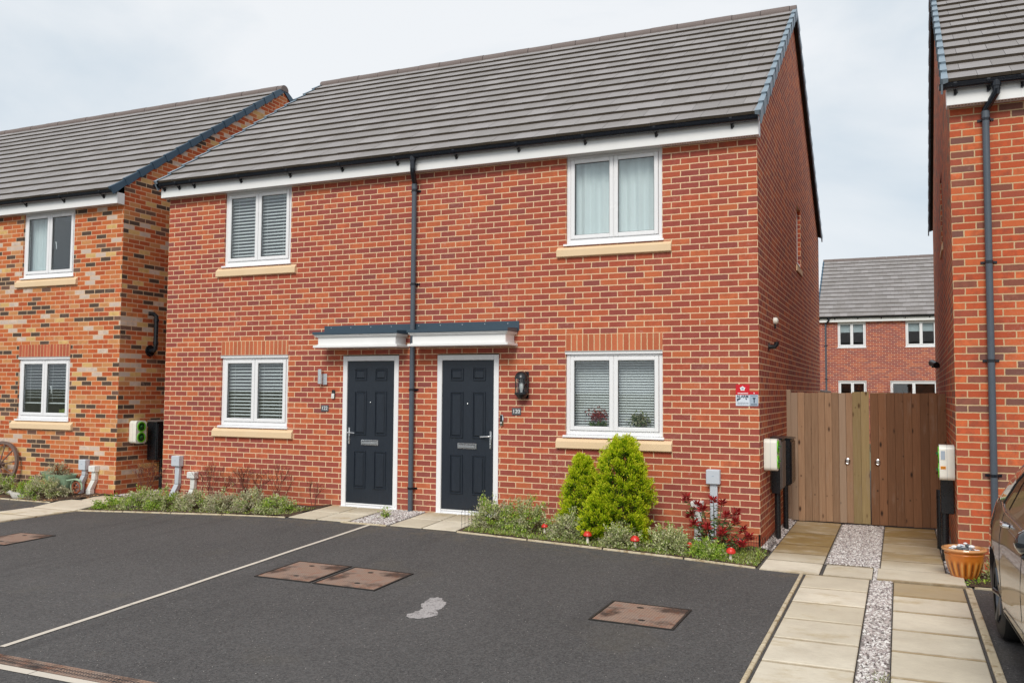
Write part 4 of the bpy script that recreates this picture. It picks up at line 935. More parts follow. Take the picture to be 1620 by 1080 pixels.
t = thing('meter_box', 'black cable box with two ducts on the right-hand house beside the gate', 'meter box', rh_pt(0, 0), math.radians(-.75), 'meter boxes on the side walls')
b = MB(); b.bbox(-.14, -.01, .55, .75, .32, .72, .006); b.obj('cabinet', MAT['black'], t)
for (px, py) in ((-.10, .60), (-.13, 1.35)): b = MB(); b.tube([(px, py, -.2), (px, py, .5)], .04, 14); b.obj('duct', MAT['black'], t, True)

def gas_box(x, z, label, w_=.145, h=.17, d=.09, leg=True, mat='grey', zb=-.12, bend=.05):
    t = thing('conduit_box', label, 'meter box', (x, 0, 0), 0, 'grey conduit boxes on the front walls')
    b = MB(); b.bbox(-w_/2, w_/2, -d, -.001, z, z+h, .006); b.bbox(-w_/2-.004, w_/2+.004, -d-.012, -d, z+.004, z+h-.004, .006); b.obj('box', MAT[mat], t)
    l = MB(); l.bbox(-.042, .042, -.065, -.002, zb+.26, z, .008); l.add([(-.042, -.065, zb+.26), (.042, -.065, zb+.26), (.042, -.002, zb+.26), (-.042, -.002, zb+.26), (-.042-bend, -.11, zb+.1), (.042-bend, -.11, zb+.1), (.042-bend, -.03, zb+.1), (-.042-bend, -.03, zb+.1)], [(0, 1, 5, 4), (1, 2, 6, 5), (2, 3, 7, 6), (3, 0, 4, 7)]); l.bbox(-.047-bend, .047-bend, -.115, -.025, zb-.06, zb+.11, .005); l.obj('conduit', MAT[mat], t, True)
    b = MB(); b.box(-.012, .012, -d-.0135, -d-.0122, z+h*.55, z+h*.6); b.obj('catch', MAT['signgrey'], t)
gas_box(-.515, .55, 'pale grey conduit box tallest beside the red-leaved shrub', .15, .17, zb=-.15, bend=.02)
gas_box(-.70, .27, 'low pale grey conduit box half hidden in the red-leaved shrub', .13, .08, .12, mat='greypale', zb=-.32, bend=.0)
gas_box(-8.65, .43, 'grey conduit box at the left corner of the semi, the taller of its pair', .15, .16, zb=-.1)
gas_box(-8.34, .26, 'low grey conduit box at the foot of the semi wall, the shorter of its pair', .14, .10, mat='greypale', zb=-.16)
gas_box(-10.62, .29, 'grey conduit box on the mixed-brick left house, the taller of its pair', .14, .17, zb=-.05)
gas_box(-10.40, .27, 'grey conduit box next to the left house corner, the shorter of its pair', .13, .1, mat='greypale', zb=-.12)

def flue(loc, rz, label):
    t = thing('flue_elbow', label, 'flue', loc, rz); b = MB(); b.tube([(0, 0, 0), (.012, 0, 0)], .055, 18); b.tube([(0, 0, 0), (.07, 0, .0), (.095, 0, .03), (.095, 0, .06)], .03, 14); b.obj('pipe', MAT['black'], t, True)
flue((0, .85, 2.18), 0, 'short black overflow elbow on the gable wall above the charger')
t = thing('outdoor_sensor', 'small round ivory sensor on the gable wall above the black elbow', 'sensor', (0, 1.35, 2.54)); b = MB(); b.tube([(.0, 0, 0), (.03, 0, 0), (.05, 0, 0), (.06, 0, 0)], [.045, .045, .035, .01], 16); b.obj('housing', MAT['evwhite'], t, True); b = MB(); b.tube([(.02, 0, -.04), (.02, 0, -.10)], .012, 8); b.obj('bracket', MAT['black'], t, True)
t = thing('flue_pipe', 'tall black plastic flue pipe with round wall plate on the left house side', 'flue', (-9.98, .62, 2.24)); b = MB()
b.tube([(0, 0, 0), (.02, 0, 0)], .095, 20); b.tube([(0, 0, 0), (.1, 0, 0), (.13, 0, .03), (.13, 0, .1), (.13, 0, .5), (.13, 0, .57), (.10, -.03, .61), (.06, -.10, .61)], .036, 14); b.obj('pipe', MAT['black'], t, True)
for z in (.1, .48): b = MB(); b.tube([(.13, 0, z), (.13, 0, z+.05)], .043, 14); b.tube([(.13, 0, z+.02), (.13, 0, z+.03)], .0445, 14); b.obj('collar', MAT['black'], t, True)
t = thing('security_camera', 'small black security camera high on the right-hand house side wall', 'camera', rh_pt(5.6, 2.05)); b = MB(); b.tube([(0, 0, 0), (-.12, -.02, 0)], .02, 10); b.tube([(-.05, -.1, .02), (-.11, .1, .06)], [.05, .055], 14); b.obj('body', MAT['black'], t, True)
# ------------------------------------------------------------------ manhole covers, drain, stain
def manhole(x, y, wx, wy, label, rz=0):
    z = g(x, y); t = thing('manhole_cover', label, 'manhole cover', (x, y, z), rz, 'rusty manhole covers in the driveway')
    t.rotation_euler = (math.atan((g(x, y+.3)-g(x, y-.3))/.6), -math.atan((g(x+.3, y)-g(x-.3, y))/.6), rz)
    b = MB(); b.bbox(-wx/2+.012, wx/2-.012, -wy/2+.012, wy/2-.012, -.02, .008, .003); b.obj('lid', MAT['rust'], t)
    f = MB()
    for q in ((-wx/2-.01, wx/2+.01, -wy/2-.01, -wy/2+.008), (-wx/2-.01, wx/2+.01, wy/2-.008, wy/2+.01), (-wx/2-.01, -wx/2+.008, -wy/2+.008, wy/2-.008), (wx/2-.008, wx/2+.01, -wy/2+.008, wy/2-.008)): f.box(*q, -.02, .009)
    f.obj('frame', MAT['iron'], t)
    for sx, sy in ((-.06, wy*.3), (.05, -wy*.28)): k = MB(); k.lathe([(.03, 0), (.03, .002)], (sx, sy, .0085), 14, sy=.7); k.obj('lifting_slot', MAT['iron'], t)
manhole(-3.865, -3.265, .62, .68, 'rusty rectangular manhole cover, left half of the joined pair mid driveway')
manhole(-3.17, -3.275, .65, .68, 'rusty rectangular manhole cover with a black stain, right half of the joined pair')
manhole(-.467, -3.365, .66, .64, 'rusty square manhole cover alone near the right-hand paving strips')
manhole(-8.16, -3.13, .58, .66, 'orange rusty manhole cover at the left edge of the view', 0)
def stain():
    P = [(-2.182, -4.166), (-2.112, -4.256), (-2.023, -4.233), (-1.972, -4.174), (-1.95, -4.09), (-1.983, -4.013), (-2.024, -3.969), (-2.01, -3.899), (-2.031, -3.778), (-2.059, -3.724), (-2.124, -3.653), (-2.17, -3.584), (-2.226, -3.583), (-2.272, -3.632), (-2.253, -3.78), (-2.223, -3.866), (-2.165, -3.937), (-2.15, -3.995), (-2.163, -4.064)]
    # outline of the dried spill, in metres on the drive, roughened
    rr = random.Random(8); Q = []
    for (a, b) in zip(P, P[1:]+P[:1]):
        for k in range(4): t = k/4; Q.append((a[0]+(b[0]-a[0])*t+rr.uniform(-.012, .012), a[1]+(b[1]-a[1])*t+rr.uniform(-.012, .012)))
    m = MB(); cx, cy = -2.13, -3.84; n = len(Q); m.add([(x, y, g(x, y)+.003) for x, y in Q], [tuple(range(n))])
    mt = NT('dried_cement'); v = mt.coord(); c = mt.vor(v, 170); cc = mt.mix(mt.sep(c[1])[0], srgb(150, 145, 144), srgb(190, 185, 184)); cc = mt.mix(mt.mr(mt.noise(v, 30, 5, .8), .5, .62, 0, .85), cc, srgb(96, 93, 92)); mt.base(cc); mt.rough(.85)
    tag(m.obj('cement_stain', mt.mat, fix=False), 'pale grey dried spill on the dark driveway between the manhole covers', 'stain')
stain()
def drain():
    t = thing('channel_drain', 'long rusty grated drain channel crossing the driveway at the bottom left', 'drain', (0, 0, 0))
    b = MB(); z = -.2
    b.box(-13.5, .5, -6.37, -6.355, z-.02, z+.004); b.box(-13.5, .5, -6.245, -6.23, z-.02, z+.004); b.obj('frame', MAT['rust'], t)
    x = -7.0; s = 0
    while x < -1.5:
        q = MB(); q.box(x+.003, x+.497, -6.352, -6.338, z-.01, z+.003); q.box(x+.003, x+.497, -6.262, -6.248, z-.01, z+.003); q.box(x+.003, x+.497, -6.306, -6.294, z-.01, z+.003)
        for i in range(20): q.box(x+.006+i*.0245, x+.016+i*.0245, -6.3379, -6.3065, z-.01, z+.002); q.box(x+.006+i*.0245, x+.016+i*.0245, -6.2935, -6.2625, z-.01, z+.002)
        q.obj('grating', MAT['rust'], t); x += .5
    b = MB(); b.box(-13.5, .5, -6.3549, -6.2451, z+.0005, z+.0012); b.obj('channel', MAT['dark'], t)
drain()
# ------------------------------------------------------------------ plants
def leaf_arrays(rng, C, D, L, W, fold=.15):
    N = len(C); D = D/np.linalg.norm(D, axis=1, keepdims=True); r = rng.normal(size=(N, 3)); S = np.cross(D, r); S /= np.linalg.norm(S, axis=1, keepdims=True)+1e-9
    Nn = np.cross(D, S); L = np.broadcast_to(L, (N,))[:, None]; W = np.broadcast_to(W, (N,))[:, None]
    a = C; b = C+D*L*.45+S*W*.5+Nn*W*fold; c = C+D*L; d = C+D*L*.45-S*W*.5+Nn*W*fold
    return np.stack([a, b, c, d], 1).reshape(-1, 3)
def leaf_obj(name, V, mats, parent=None, mi=None):
    n = len(V)//4; me = bpy.data.meshes.new(name); me.vertices.add(n*4); me.vertices.foreach_set('co', V.astype(np.float32).ravel())
    me.loops.add(n*4); me.loops.foreach_set('vertex_index', np.arange(n*4, dtype=np.int32)); me.polygons.add(n)
    me.polygons.foreach_set('loop_start', np.arange(0, n*4, 4, dtype=np.int32)); me.polygons.foreach_set('loop_total', np.full(n, 4, dtype=np.int32))
    for m in (mats if isinstance(mats, (list, tuple)) else [mats]): me.materials.append(m)
    if mi is not None: me.polygons.foreach_set('material_index', mi.astype(np.int32))
    me.update(calc_edges=True); me.validate(); return link(bpy.data.objects.new(name, me), parent)

def bush(name, label, loc, w, d, h, n, mats, seed, leaf=(.030, .015), cat='shrub', group=None, spikes=0, clusters=None, probs=None, top=1.0):
    rng = np.random.default_rng(seed); z0 = g(loc[0], loc[1]); t = thing(name, label, cat, (loc[0], loc[1], z0), 0, group)
    K = clusters or max(20, n//28); th = rng.uniform(0, 2*np.pi, K); ph = np.arccos(rng.uniform(-.05, 1, K)); rad = rng.uniform(.55, 1, K)**.6
    lump = 1+.22*np.sin(th*3+seed)+.12*np.sin(th*5+ph*4+seed*2)
    cc = np.stack([np.sin(ph)*np.cos(th)*w/2*lump*rad, np.sin(ph)*np.sin(th)*d/2*lump*rad, np.abs(np.cos(ph))*h*rad*rng.uniform(.75, 1.12, K)*top+.02], 1)
    stems = MB()
    for c in cc[:min(K, 40)]: stems.tube([(c[0]*.1, c[1]*.1, 0), (c[0]*.5, c[1]*.5, c[2]*.55), tuple(c)], [.005, .004, .002], 4, cap=False)
    stems.obj('stem', MAT['stem'], t, fix=False)
    n = int(n*1.5); k = rng.integers(0, K, n); cr = cc[k]; out = cr-np.array([0, 0, h*.25]); out = out/(np.linalg.norm(out, axis=1, keepdims=True)+1e-6)
    along = rng.uniform(-.06, .05, (n, 1)); C = cr+out*along*1.1+rng.normal(0, .018, (n, 3)); C[:, 2] = np.maximum(C[:, 2], .004)
    D = out*.7+rng.normal(0, .6, (n, 3))+np.array([0, 0, .35]); Ls = leaf[0]*rng.uniform(.6, 1.25, n); V = leaf_arrays(rng, C, D, Ls, Ls*leaf[1]/leaf[0])
    if spikes:
        vs = [V]; 
        for s_ in range(spikes):
            b0 = np.array([rng.uniform(-w*.4, w*.4), rng.uniform(-d*.3, d*.3), h*.6]); hh = rng.uniform(.12, .26); lean = rng.normal(0, .15, 2); m = 36; u = rng.uniform(0, 1, m)[:, None]
            Cc = b0+np.concatenate([u*lean*hh, u*hh], 1)+rng.normal(0, .006, (m, 3)); vs.append(leaf_arrays(rng, Cc, rng.normal(0, .6, (m, 3))+[0, 0, .7], .018, .009))
        V = np.concatenate(vs)
    N = len(V)//4; mats = mats if isinstance(mats, list) else [mats]
    # whole twigs share a leaf colour, so the bush has light and dark sprays
    mk = rng.choice(len(mats), size=K, p=probs); mi = np.concatenate([mk[k], rng.integers(0, len(mats), N-n)]) if N > n else mk[k]
    leaf_obj('foliage', V, mats, t, mi); return t

def conifer(label, loc, h, prof, n, seed, group='golden conifers under the window'):
    rng = np.random.default_rng(seed); z0 = g(*loc); t = thing('conifer', label, 'conifer', (*loc, z0), 0, group)
    n = int(n*1.9); K = n//60; u = rng.uniform(0, 1, K)**.9; r = np.interp(u, [p[0] for p in prof], [p[1] for p in prof]); th = rng.uniform(0, 2*np.pi, K)
    r = r*(1+.14*np.sin(3*th+u*9+seed)+.10*np.sin(7*th-u*17))*rng.uniform(.55, 1.02, K)**.7
    cc = np.stack([r*np.cos(th), r*np.sin(th), u*h*.96], 1); out = np.stack([np.cos(th)*.8, np.sin(th)*.8, .55+.9*u], 1); out /= np.linalg.norm(out, axis=1, keepdims=True)
    k = np.repeat(np.arange(K), 60); n = len(k); a = rng.uniform(-.05, .075, (n, 1)); fan = rng.normal(0, .5, (n, 3))
    C = cc[k]+out[k]*a+fan*(.014+.34*np.maximum(0, .05-np.abs(a-.02))); C[:, 2] = np.maximum(C[:, 2], .01)
    D = out[k]+fan*.8; V = leaf_arrays(rng, C, D, rng.uniform(.020, .036, n), .011, .3)
    leaf_obj('foliage', V, [MAT['conifer'], MAT['conifer_tip'], MAT['conifer_deep']], t, np.where(a[:, 0] > .035+.02*rng.normal(size=n), 1, np.where((a[:, 0] < -.005), 2, 0)))
    b = MB(); b.tube([(0, 0, 0), (0, 0, h*.5), (0, 0, h*.85)], [.022, .014, .005], 8)
    for i in range(0, K, 5): c = cc[i]; b.tube([(0, 0, max(0, c[2]-.12)), tuple(c)], [.005, .002], 4, cap=False)
    b.obj('trunk', MAT['stem'], t, fix=False)
conifer('tall rounded golden-green conifer in front of the lower right window', (-1.47, -.50), 1.20, [(0, .23), (.15, .28), (.45, .285), (.70, .25), (.86, .19), (.95, .11), (1, .04)], 21000, 3)
conifer('shorter pointed golden-green conifer left of the tall one', (-2.02, -.34), .92, [(0, .22), (.2, .27), (.5, .22), (.75, .13), (.92, .07), (1, .02)], 12000, 4)
conifer('small low golden conifer lobe growing in front between the two taller ones', (-1.72, -.66), .52, [(0, .16), (.3, .2), (.7, .14), (1, .03)], 6000, 6)

H = [MAT['hebe'], MAT['hebe_grey'], MAT['lime']]
GL = 'low evergreen shrubs in the bed left of door 122'
for i, (x, y, w_, h_, pr, sp, lb) in enumerate([
    (-9.25, -.70, .24, .13, (.1, .0, .9), 0, 'bright green small tuft at the left end of the bed by the slab path'),
    (-8.72, -.62, .56, .24, (.6, .1, .3), 1, 'yellow-green low shrub in front of the taller grey conduit box'),
    (-8.22, -.68, .50, .24, (.4, .1, .5), 2, 'lime tinged low shrub in front of the lower grey conduit box'),
    (-7.72, -.64, .50, .22, (.35, .55, .1), 1, 'greyish low shrub below the left side of the window of number 122'),
    (-7.22, -.66, .52, .23, (.4, .6, 0), 2, 'grey-green low shrub below the middle of the window of number 122'),
    (-6.70, -.64, .56, .26, (.5, .4, .1), 1, 'silvery green low shrub below the right side of the window of number 122'),
    (-6.26, -.66, .42, .20, (.4, .2, .4), 0, 'green-edged low shrub at the bed end beside the slab path of door 122')]):
    bush('low_shrub', lb, (x, y), w_, .52, h_, int(2600*w_/.6), H, 20+i, probs=pr, spikes=sp, group=GL)
GR = 'low evergreen shrubs in the bed right of door 120'
for i, (x, y, w_, d_, h_, pr, sp, lb) in enumerate([
    (-3.10, -.55, .52, .55, .32, (.4, .35, .25), 4, 'spiky variegated shrub right beside door 120 with tall leafy shoots'),
    (-2.66, -.50, .52, .55, .34, (.6, .2, .2), 4, 'variegated shrub with yellowish shoots between door 120 and the conifers'),
    (-2.06, -.74, .40, .36, .28, (.7, .3, 0), 0, 'rounded variegated shrub in front of the shorter conifer'),
    (-1.42, -.80, .40, .30, .22, (.8, .2, 0), 0, 'low variegated shrub at the foot of the tall conifer'),
    (-.88, -.74, .46, .38, .28, (.8, .1, .1), 0, 'cream-edged variegated shrub left of the red-leaved shrub'),
    (-.42, -.82, .34, .26, .15, (.2, .1, .7), 0, 'small lime green plant in front of the red-leaved shrub')]):
    bush('low_shrub', lb, (x, y), w_, d_, h_, int(2700*w_/.5), H, 50+i, probs=pr, spikes=sp, group=GR)
GH = 'low evergreen shrubs in front of the left house'
for i, (x, y, w_, h_, pr, lb) in enumerate([
    (-12.25, -.40, .95, .28, (.45, .15, .4), 'yellow-green shrub below the cart wheel'),
    (-11.45, -.34, .60, .26, (.2, .0, .8), 'bright green shrub between the cart wheel and the green planter'),
    (-11.02, -.46, .85, .30, (.4, .5, .1), 'grey-green spreading shrub in front of the pale green planter')]):
    bush('low_shrub', lb, (x, y), w_, .42, h_, int(3200*w_), H, 80+i, probs=pr, group=GH, leaf=(.034, .016))

def photinia():
    rng = np.random.default_rng(9); x0, y0 = -.42, -.50; z0 = g(x0, y0); t = thing('red_leaved_shrub', 'shrub with glossy red young leaves and green lower leaves by the house corner', 'shrub', (x0, y0, z0)); t.scale = (1.04, 1.04, 1.04)
    st = MB(); tips = []
    for i, (tx, ty, tz) in enumerate([(-.30, .0, .58), (-.20, .05, .50), (-.12, -.05, .48), (-.02, .05, .56), (.08, 0, .54), (.13, -.05, .42), (.22, 0, .36), (.30, -.04, .28), (.36, 0, .20), (.1, -.1, .25), (-.05, -.12, .3), (-.2, -.1, .32), (.22, .08, .44), (.30, -.1, .14), (-.26, .02, .40)]):
        bx = tx*.15; st.tube([(bx, 0, 0), (tx*.55, ty*.5, tz*.5), (tx, ty, tz)], [.009, .006, .003], 6, cap=False); tips.append((tx, ty, tz, bx))
    st.obj('stem', MAT['stem'], t, fix=False)
    C, D, L, M = [], [], [], []
    for (tx, ty, tz, bx) in tips:
        for k in range(26):
            a = k*2.4; C.append((tx, ty, tz-.002*k)); el = .9-.03*k; D.append((math.cos(a), math.sin(a), el)); L.append(rng.uniform(.05, .085)); M.append(0)
        for k in range(34):
            u = rng.uniform(.25, .9); C.append((bx+(tx-bx)*u+rng.normal(0, .02), ty*u+rng.normal(0, .02), tz*u)); a = rng.uniform(0, 6.28); D.append((math.cos(a), math.sin(a), rng.uniform(-.3, .6))); L.append(rng.uniform(.045, .075)); M.append(1 if rng.random() < (.92 if tz > .3 else .7) else 0)
    C, D, L, M = map(np.array, (C, D, L, M)); V = leaf_arrays(rng, C, D.astype(float), L, L*.31, .2); leaf_obj('foliage', V, [MAT['redleaf'], MAT['greenleaf']], t, M)
photinia()

def twiggy(label, x, y, w_, h, seed, n=38, buds=300, group='bare reddish shrubs against the wall of number 122'):
    rr = random.Random(seed); z0 = g(x, y); t = thing('bare_shrub', label, 'shrub', (x, y, z0), 0, group); m = MB(); B = []
    def grow(p, d, L, r, dep):
        q = p+d*L; mid = p+d*L*.5+Vector((rr.uniform(-1, 1), rr.uniform(-1, 1), rr.uniform(-1, 1)))*L*.06; m.tube([p, mid, q], [r, r*.85, r*.7], 4, cap=False); B.append(q)
        if dep:
            for _ in range(rr.choice((2, 2, 3))): nd = (d+Vector((rr.uniform(-1, 1)*.75, rr.uniform(-1, 1)*.35, rr.uniform(-.2, .6)))).normalized(); grow(q, nd, L*rr.uniform(.6, .85), r*.68, dep-1)
    for i in range(n//4):
        a = rr.uniform(-1, 1); grow(Vector((a*.06, rr.uniform(-.05, .05), 0)), Vector((a*w_/h*.6, rr.uniform(-.2, .2), 1)).normalized(), h*.34, .006, 3)
    m.obj('branches', MAT['twig'], t, fix=False)
    rng = np.random.default_rng(seed); k = rng.integers(0, len(B), buds); C = np.array([tuple(b) for b in B])[k]+rng.normal(0, .015, (buds, 3)); V = leaf_arrays(rng, C, rng.normal(0, 1, (buds, 3)), .018, .010)
    leaf_obj('buds', V, [MAT['budleaf']], t)
twiggy('sparse reddish shrub at the left corner of the semi in front of the black duct', -9.16, -.18, .55, .62, 1, buds=420)
twiggy('bare twiggy shrub with reddish buds just right of the grey conduit boxes', -7.75, -.25, .6, .62, 2)
twiggy('widest bare twiggy shrub under the right half of the window of number 122', -7.05, -.28, .75, .64, 3, n=48)
twiggy('tall thin bare shrub between the window and door of number 122', -6.55, -.26, .4, .64, 4, n=26, buds=160)
twiggy('small bare shrub beside the slab path of door 122', -6.0, -.24, .22, .42, 5, n=12, buds=50)

def cover():
    rng = np.random.default_rng(77); n = 20000; X = rng.uniform(-3.3, .1, n); Y = rng.uniform(-.97, -.1, n)
    dens = .35+.65*(np.sin(X*7+Y*4)+np.sin(X*3.1-Y*9)+1.2 > 0); dens = np.where(((X > -.9) & (Y < -.35)) | (Y < -.78), 1.0, dens*.6); k = rng.random(n) < dens; X, Y = X[k], Y[k]; n = len(X)
    Z = np.array([g(a, b) for a, b in zip(X, Y)])+.012; D = rng.normal(0, .55, (n, 3))+[0, 0, .8]; V = leaf_arrays(rng, np.stack([X, Y, Z], 1), D, rng.uniform(.02, .05, n), .010)
    n2 = 5000; X = rng.uniform(-9.5, -5.9, n2); Y = rng.uniform(-.97, -.3, n2); Z = np.array([g(a, b) for a, b in zip(X, Y)])+.012
    V2 = leaf_arrays(rng, np.stack([X, Y, Z], 1), rng.normal(0, .55, (n2, 3))+[0, 0, .8], rng.uniform(.02, .04, n2), .010); V = np.concatenate([V, V2]); N = len(V)//4
    tag(leaf_obj('ground_cover', V, [MAT['grass'], MAT['lime'], MAT['hebe']], None, rng.choice(3, N, p=[.5, .25, .25])), 'short green weeds and ground cover between the shrubs of the front beds', 'ground cover', kind='stuff')
cover()
bush('weed_tuft', 'tiny green weed in the gravel between the two front doors', (-4.62, -.55), .16, .14, .09, 130, [MAT['lime'], MAT['hebe']], 101, cat='weed')
bush('weed_tuft', 'yellowish moss tuft on the soil in front of the orange-brown pot', (2.12, -.93), .07, .06, .03, 50, [MAT['lime']], 102, cat='weed')
bush('weed_tuft', 'small green and cream plant behind the orange-brown pot', (2.32, -.62), .24, .2, .24, 500, [MAT['lime'], MAT['hebe']], 103, cat='plant')
bush('weed_tuft', 'thin grass tuft in the gravel strip at the bottom edge of the view', (1.36, -4.55), .08, .1, .06, 110, [MAT['grass']], 104, cat='weed', leaf=(.04, .004))
twiggy('brown dry bush top showing just above the wooden gates', 1.1, 9.0, 1.2, 2.1, 8, n=30, buds=500, group=None)

# ------------------------------------------------------------------ garden ornaments
def mushroom(x, y, label, s_=1.0, tilt=0):
    z = g(x, y)+.01; t = thing('toadstool_ornament', label, 'garden ornament', (x, y, z), 0, 'red toadstool ornaments in the right-hand bed'); t.rotation_euler = (tilt, tilt*.7, 0); t.scale = (s_, s_, s_)
    b = MB(); b.lathe([(.020, 0), (.017, .03), (.013, .07), (.014, .10)], n=14); b.obj('stalk', MAT['mushwhite'], t, True)
    c = MB(); c.lathe([(.012, .088), (.045, .090), (.050, .098), (.046, .116), (.034, .134), (.016, .145), (.003, .147)], n=20); co = c.obj('cap', MAT['mushred'], t, True)
    d = MB()
    for a, q in ((.2, .5), (1.5, .7), (2.9, .45), (4.2, .65), (5.3, .8), (0, 0)): r = .047*q; zz = .147-.05*q*q; d.lathe([(.0075, 0), (.006, .003), (.001, .004)], (r*math.cos(a), r*math.sin(a), zz-.001), 8)
    d.obj('spots', MAT['mushwhite'], co, True)
MAT['mushred'] = plain('glossy_red', srgb(214, 52, 40), .3, var=.1); MAT['mushwhite'] = plain('cream_ceramic', srgb(228, 220, 206), .5)
mushroom(-2.40, -.60, 'red toadstool ornament between the shrubs by door 120 and the shorter conifer', .8)
mushroom(-1.77, -.88, 'red toadstool ornament in front of the gap between the conifers')
mushroom(-1.22, -.88, 'red toadstool ornament at the right foot of the tall conifer', 1.05)
mushroom(-.66, -.70, 'faded red toadstool ornament half hidden left of the red-leaved shrub', .8, .2)
mushroom(-.19, -.86, 'red toadstool ornament nearest the house corner, standing in the weeds', 1.0, .15)
t = thing('solar_globe_light', 'small dark globe garden light on a stake by the house corner', 'garden light', (-.17, -.38, g(-.17, -.38))); b = MB(); b.tube([(0, 0, 0), (0, 0, .08)], .008, 8); b.lathe([(.02, .075), (.024, .085), (.02, .09)], n=14); b.obj('stake', MAT['black'], t, True)
b = MB(); b.lathe([(.042*math.sin(a), .125-.042*math.cos(a)) for a in [math.radians(k*18+4) for k in range(10)]], n=18); b.obj('globe', plain('iridescent_globe', srgb(110, 70, 96), .12, .6, var=.6, scale=40), t, True)

def wire_fence(label, p, q, h, n):
    p, q = Vector(p), Vector(q); t = thing('wire_edging', label, 'garden fence', (0, 0, 0)); m = MB()
    for i in range(n+1):
        a = p+(q-p)*i/n; z = g(a.x, a.y); m.tube([(a.x, a.y, z), (a.x, a.y, z+h+(.03 if i % 2 else 0))], .0022, 5)
        if i < n:
            b = p+(q-p)*(i+1)/n; c = (a+b)/2; zz = g(c.x, c.y)+h; m.tube([(a.x, a.y, zz-.02), ((a.x+c.x)/2, (a.y+c.y)/2, zz+.012), (c.x, c.y, zz+.02), ((b.x+c.x)/2, (b.y+c.y)/2, zz+.012), (b.x, b.y, zz-.02)], .0018, 4)
    for k in (.3, .7): m.tube([(p.x, p.y, g(p.x, p.y)+h*k), (q.x, q.y, g(q.x, q.y)+h*k)], .0018, 5)
    m.obj('wires', MAT['iron'], t, True)
wire_fence('low black wire border fence beside the slab path of door 120', (-3.37, -.86), (-3.34, -.12), .22, 9)
wire_fence('low black wire border fence wrapped around the house corner', (-.12, -.30), (.10, -.12), .16, 8); 
wire_fence('low black wire border fence along the gable foot next to the slabs', (.105, -.10), (.105, .55), .16, 9)

def pot():
    t = thing('plant_pot', 'orange-brown glazed fluted pot filled with pale stones beside the grey car', 'plant pot', (2.035, -.60, -.19)); n = 64
    prof = [(.108, 0), (.118, .008), (.140, .06), (.160, .12), (.172, .175), (.174, .21), (.178, .225), (.182, .24), (.176, .25), (.180, .262), (.200, .272), (.205, .285), (.200, .296), (.178, .298), (.165, .26), (.16, .24)]; vs = []; fs = []
    for r, z in prof:
        for k in range(n):
            fl = (.009*max(0, math.cos(k*2*math.pi/n*16))**1.5 if .005 < z < .19 and r < .17 else 0)*(1-abs(z-.09)/.11 if abs(z-.09) < .11 else 0); a = 2*math.pi*k/n; vs.append(((r-fl)*math.cos(a), (r-fl)*math.sin(a), z))
    for i in range(len(prof)-1):
        for k in range(n): a, b = i*n+k, i*n+(k+1) % n; fs.append((a, b, b+n, a+n))
    b = MB(); b.add(vs, fs); mt = NT('amber_glaze'); v = mt.coord(); X, Y, Z = mt.sep(v)[0:3]
    ang = mt.m('ARCTAN2', Y, X); fl = mt.m('COSINE', mt.m('MULTIPLY', ang, 16)); zone = mt.m('MULTIPLY', mt.mr(Z, .02, .05, 0, 1), mt.mr(Z, .15, .19, 1, 0))
    c = mt.mix(mt.noise(v, 14, 4), srgb(176, 92, 24), srgb(208, 124, 42)); c = mt.mix(mt.m('MULTIPLY', zone, mt.mr(fl, .1, .8, 0, .8)), c, srgb(96, 48, 20)); c = mt.mix(mt.m('MULTIPLY', zone, mt.mr(fl, -.9, -.3, .55, 0)), c, srgb(226, 172, 92)); c = mt.mix(mt.mr(Z, .262, .285, 0, .8), c, srgb(216, 164, 112)); mt.base(c); mt.rough(.22); mt.p.inputs['Coat Weight'].default_value = .6
    b.obj('pot', mt.mat, t, True, False)
    s_ = MB(); s_.lathe([(.166, .245), (.01, .25)], n=24); s_.obj('soil', MAT['soil'], t)
    rng = np.random.default_rng(3)
    q = thing('shell_heap', 'heap of white and grey shells and stones inside the orange-brown pot', 'stones', (2.035, -.60, .06)); m = MB(); rr = random.Random(4)
    for i in range(46):
        r = .13*math.sqrt(rr.random()); a = rr.uniform(0, 6.28); s0 = rr.uniform(.018, .034); c = (r*math.cos(a), r*math.sin(a), .015+(.135-r)*.75*rr.random()); sy = rr.uniform(.5, 1)
        m.lathe([(s0*.2, -.5*s0), (s0*.8, -.3*s0), (s0, 0), (s0*.75, s0*.35), (s0*.2, s0*.55)], c, 7, 0, 1, sy); m.m[-30:] = [rr.choice((0, 0, 1, 1, 2))]*30
    m.obj('stones', [MAT['inkwhite'], MAT['signpale'], MAT['slatep']], q)
pot()

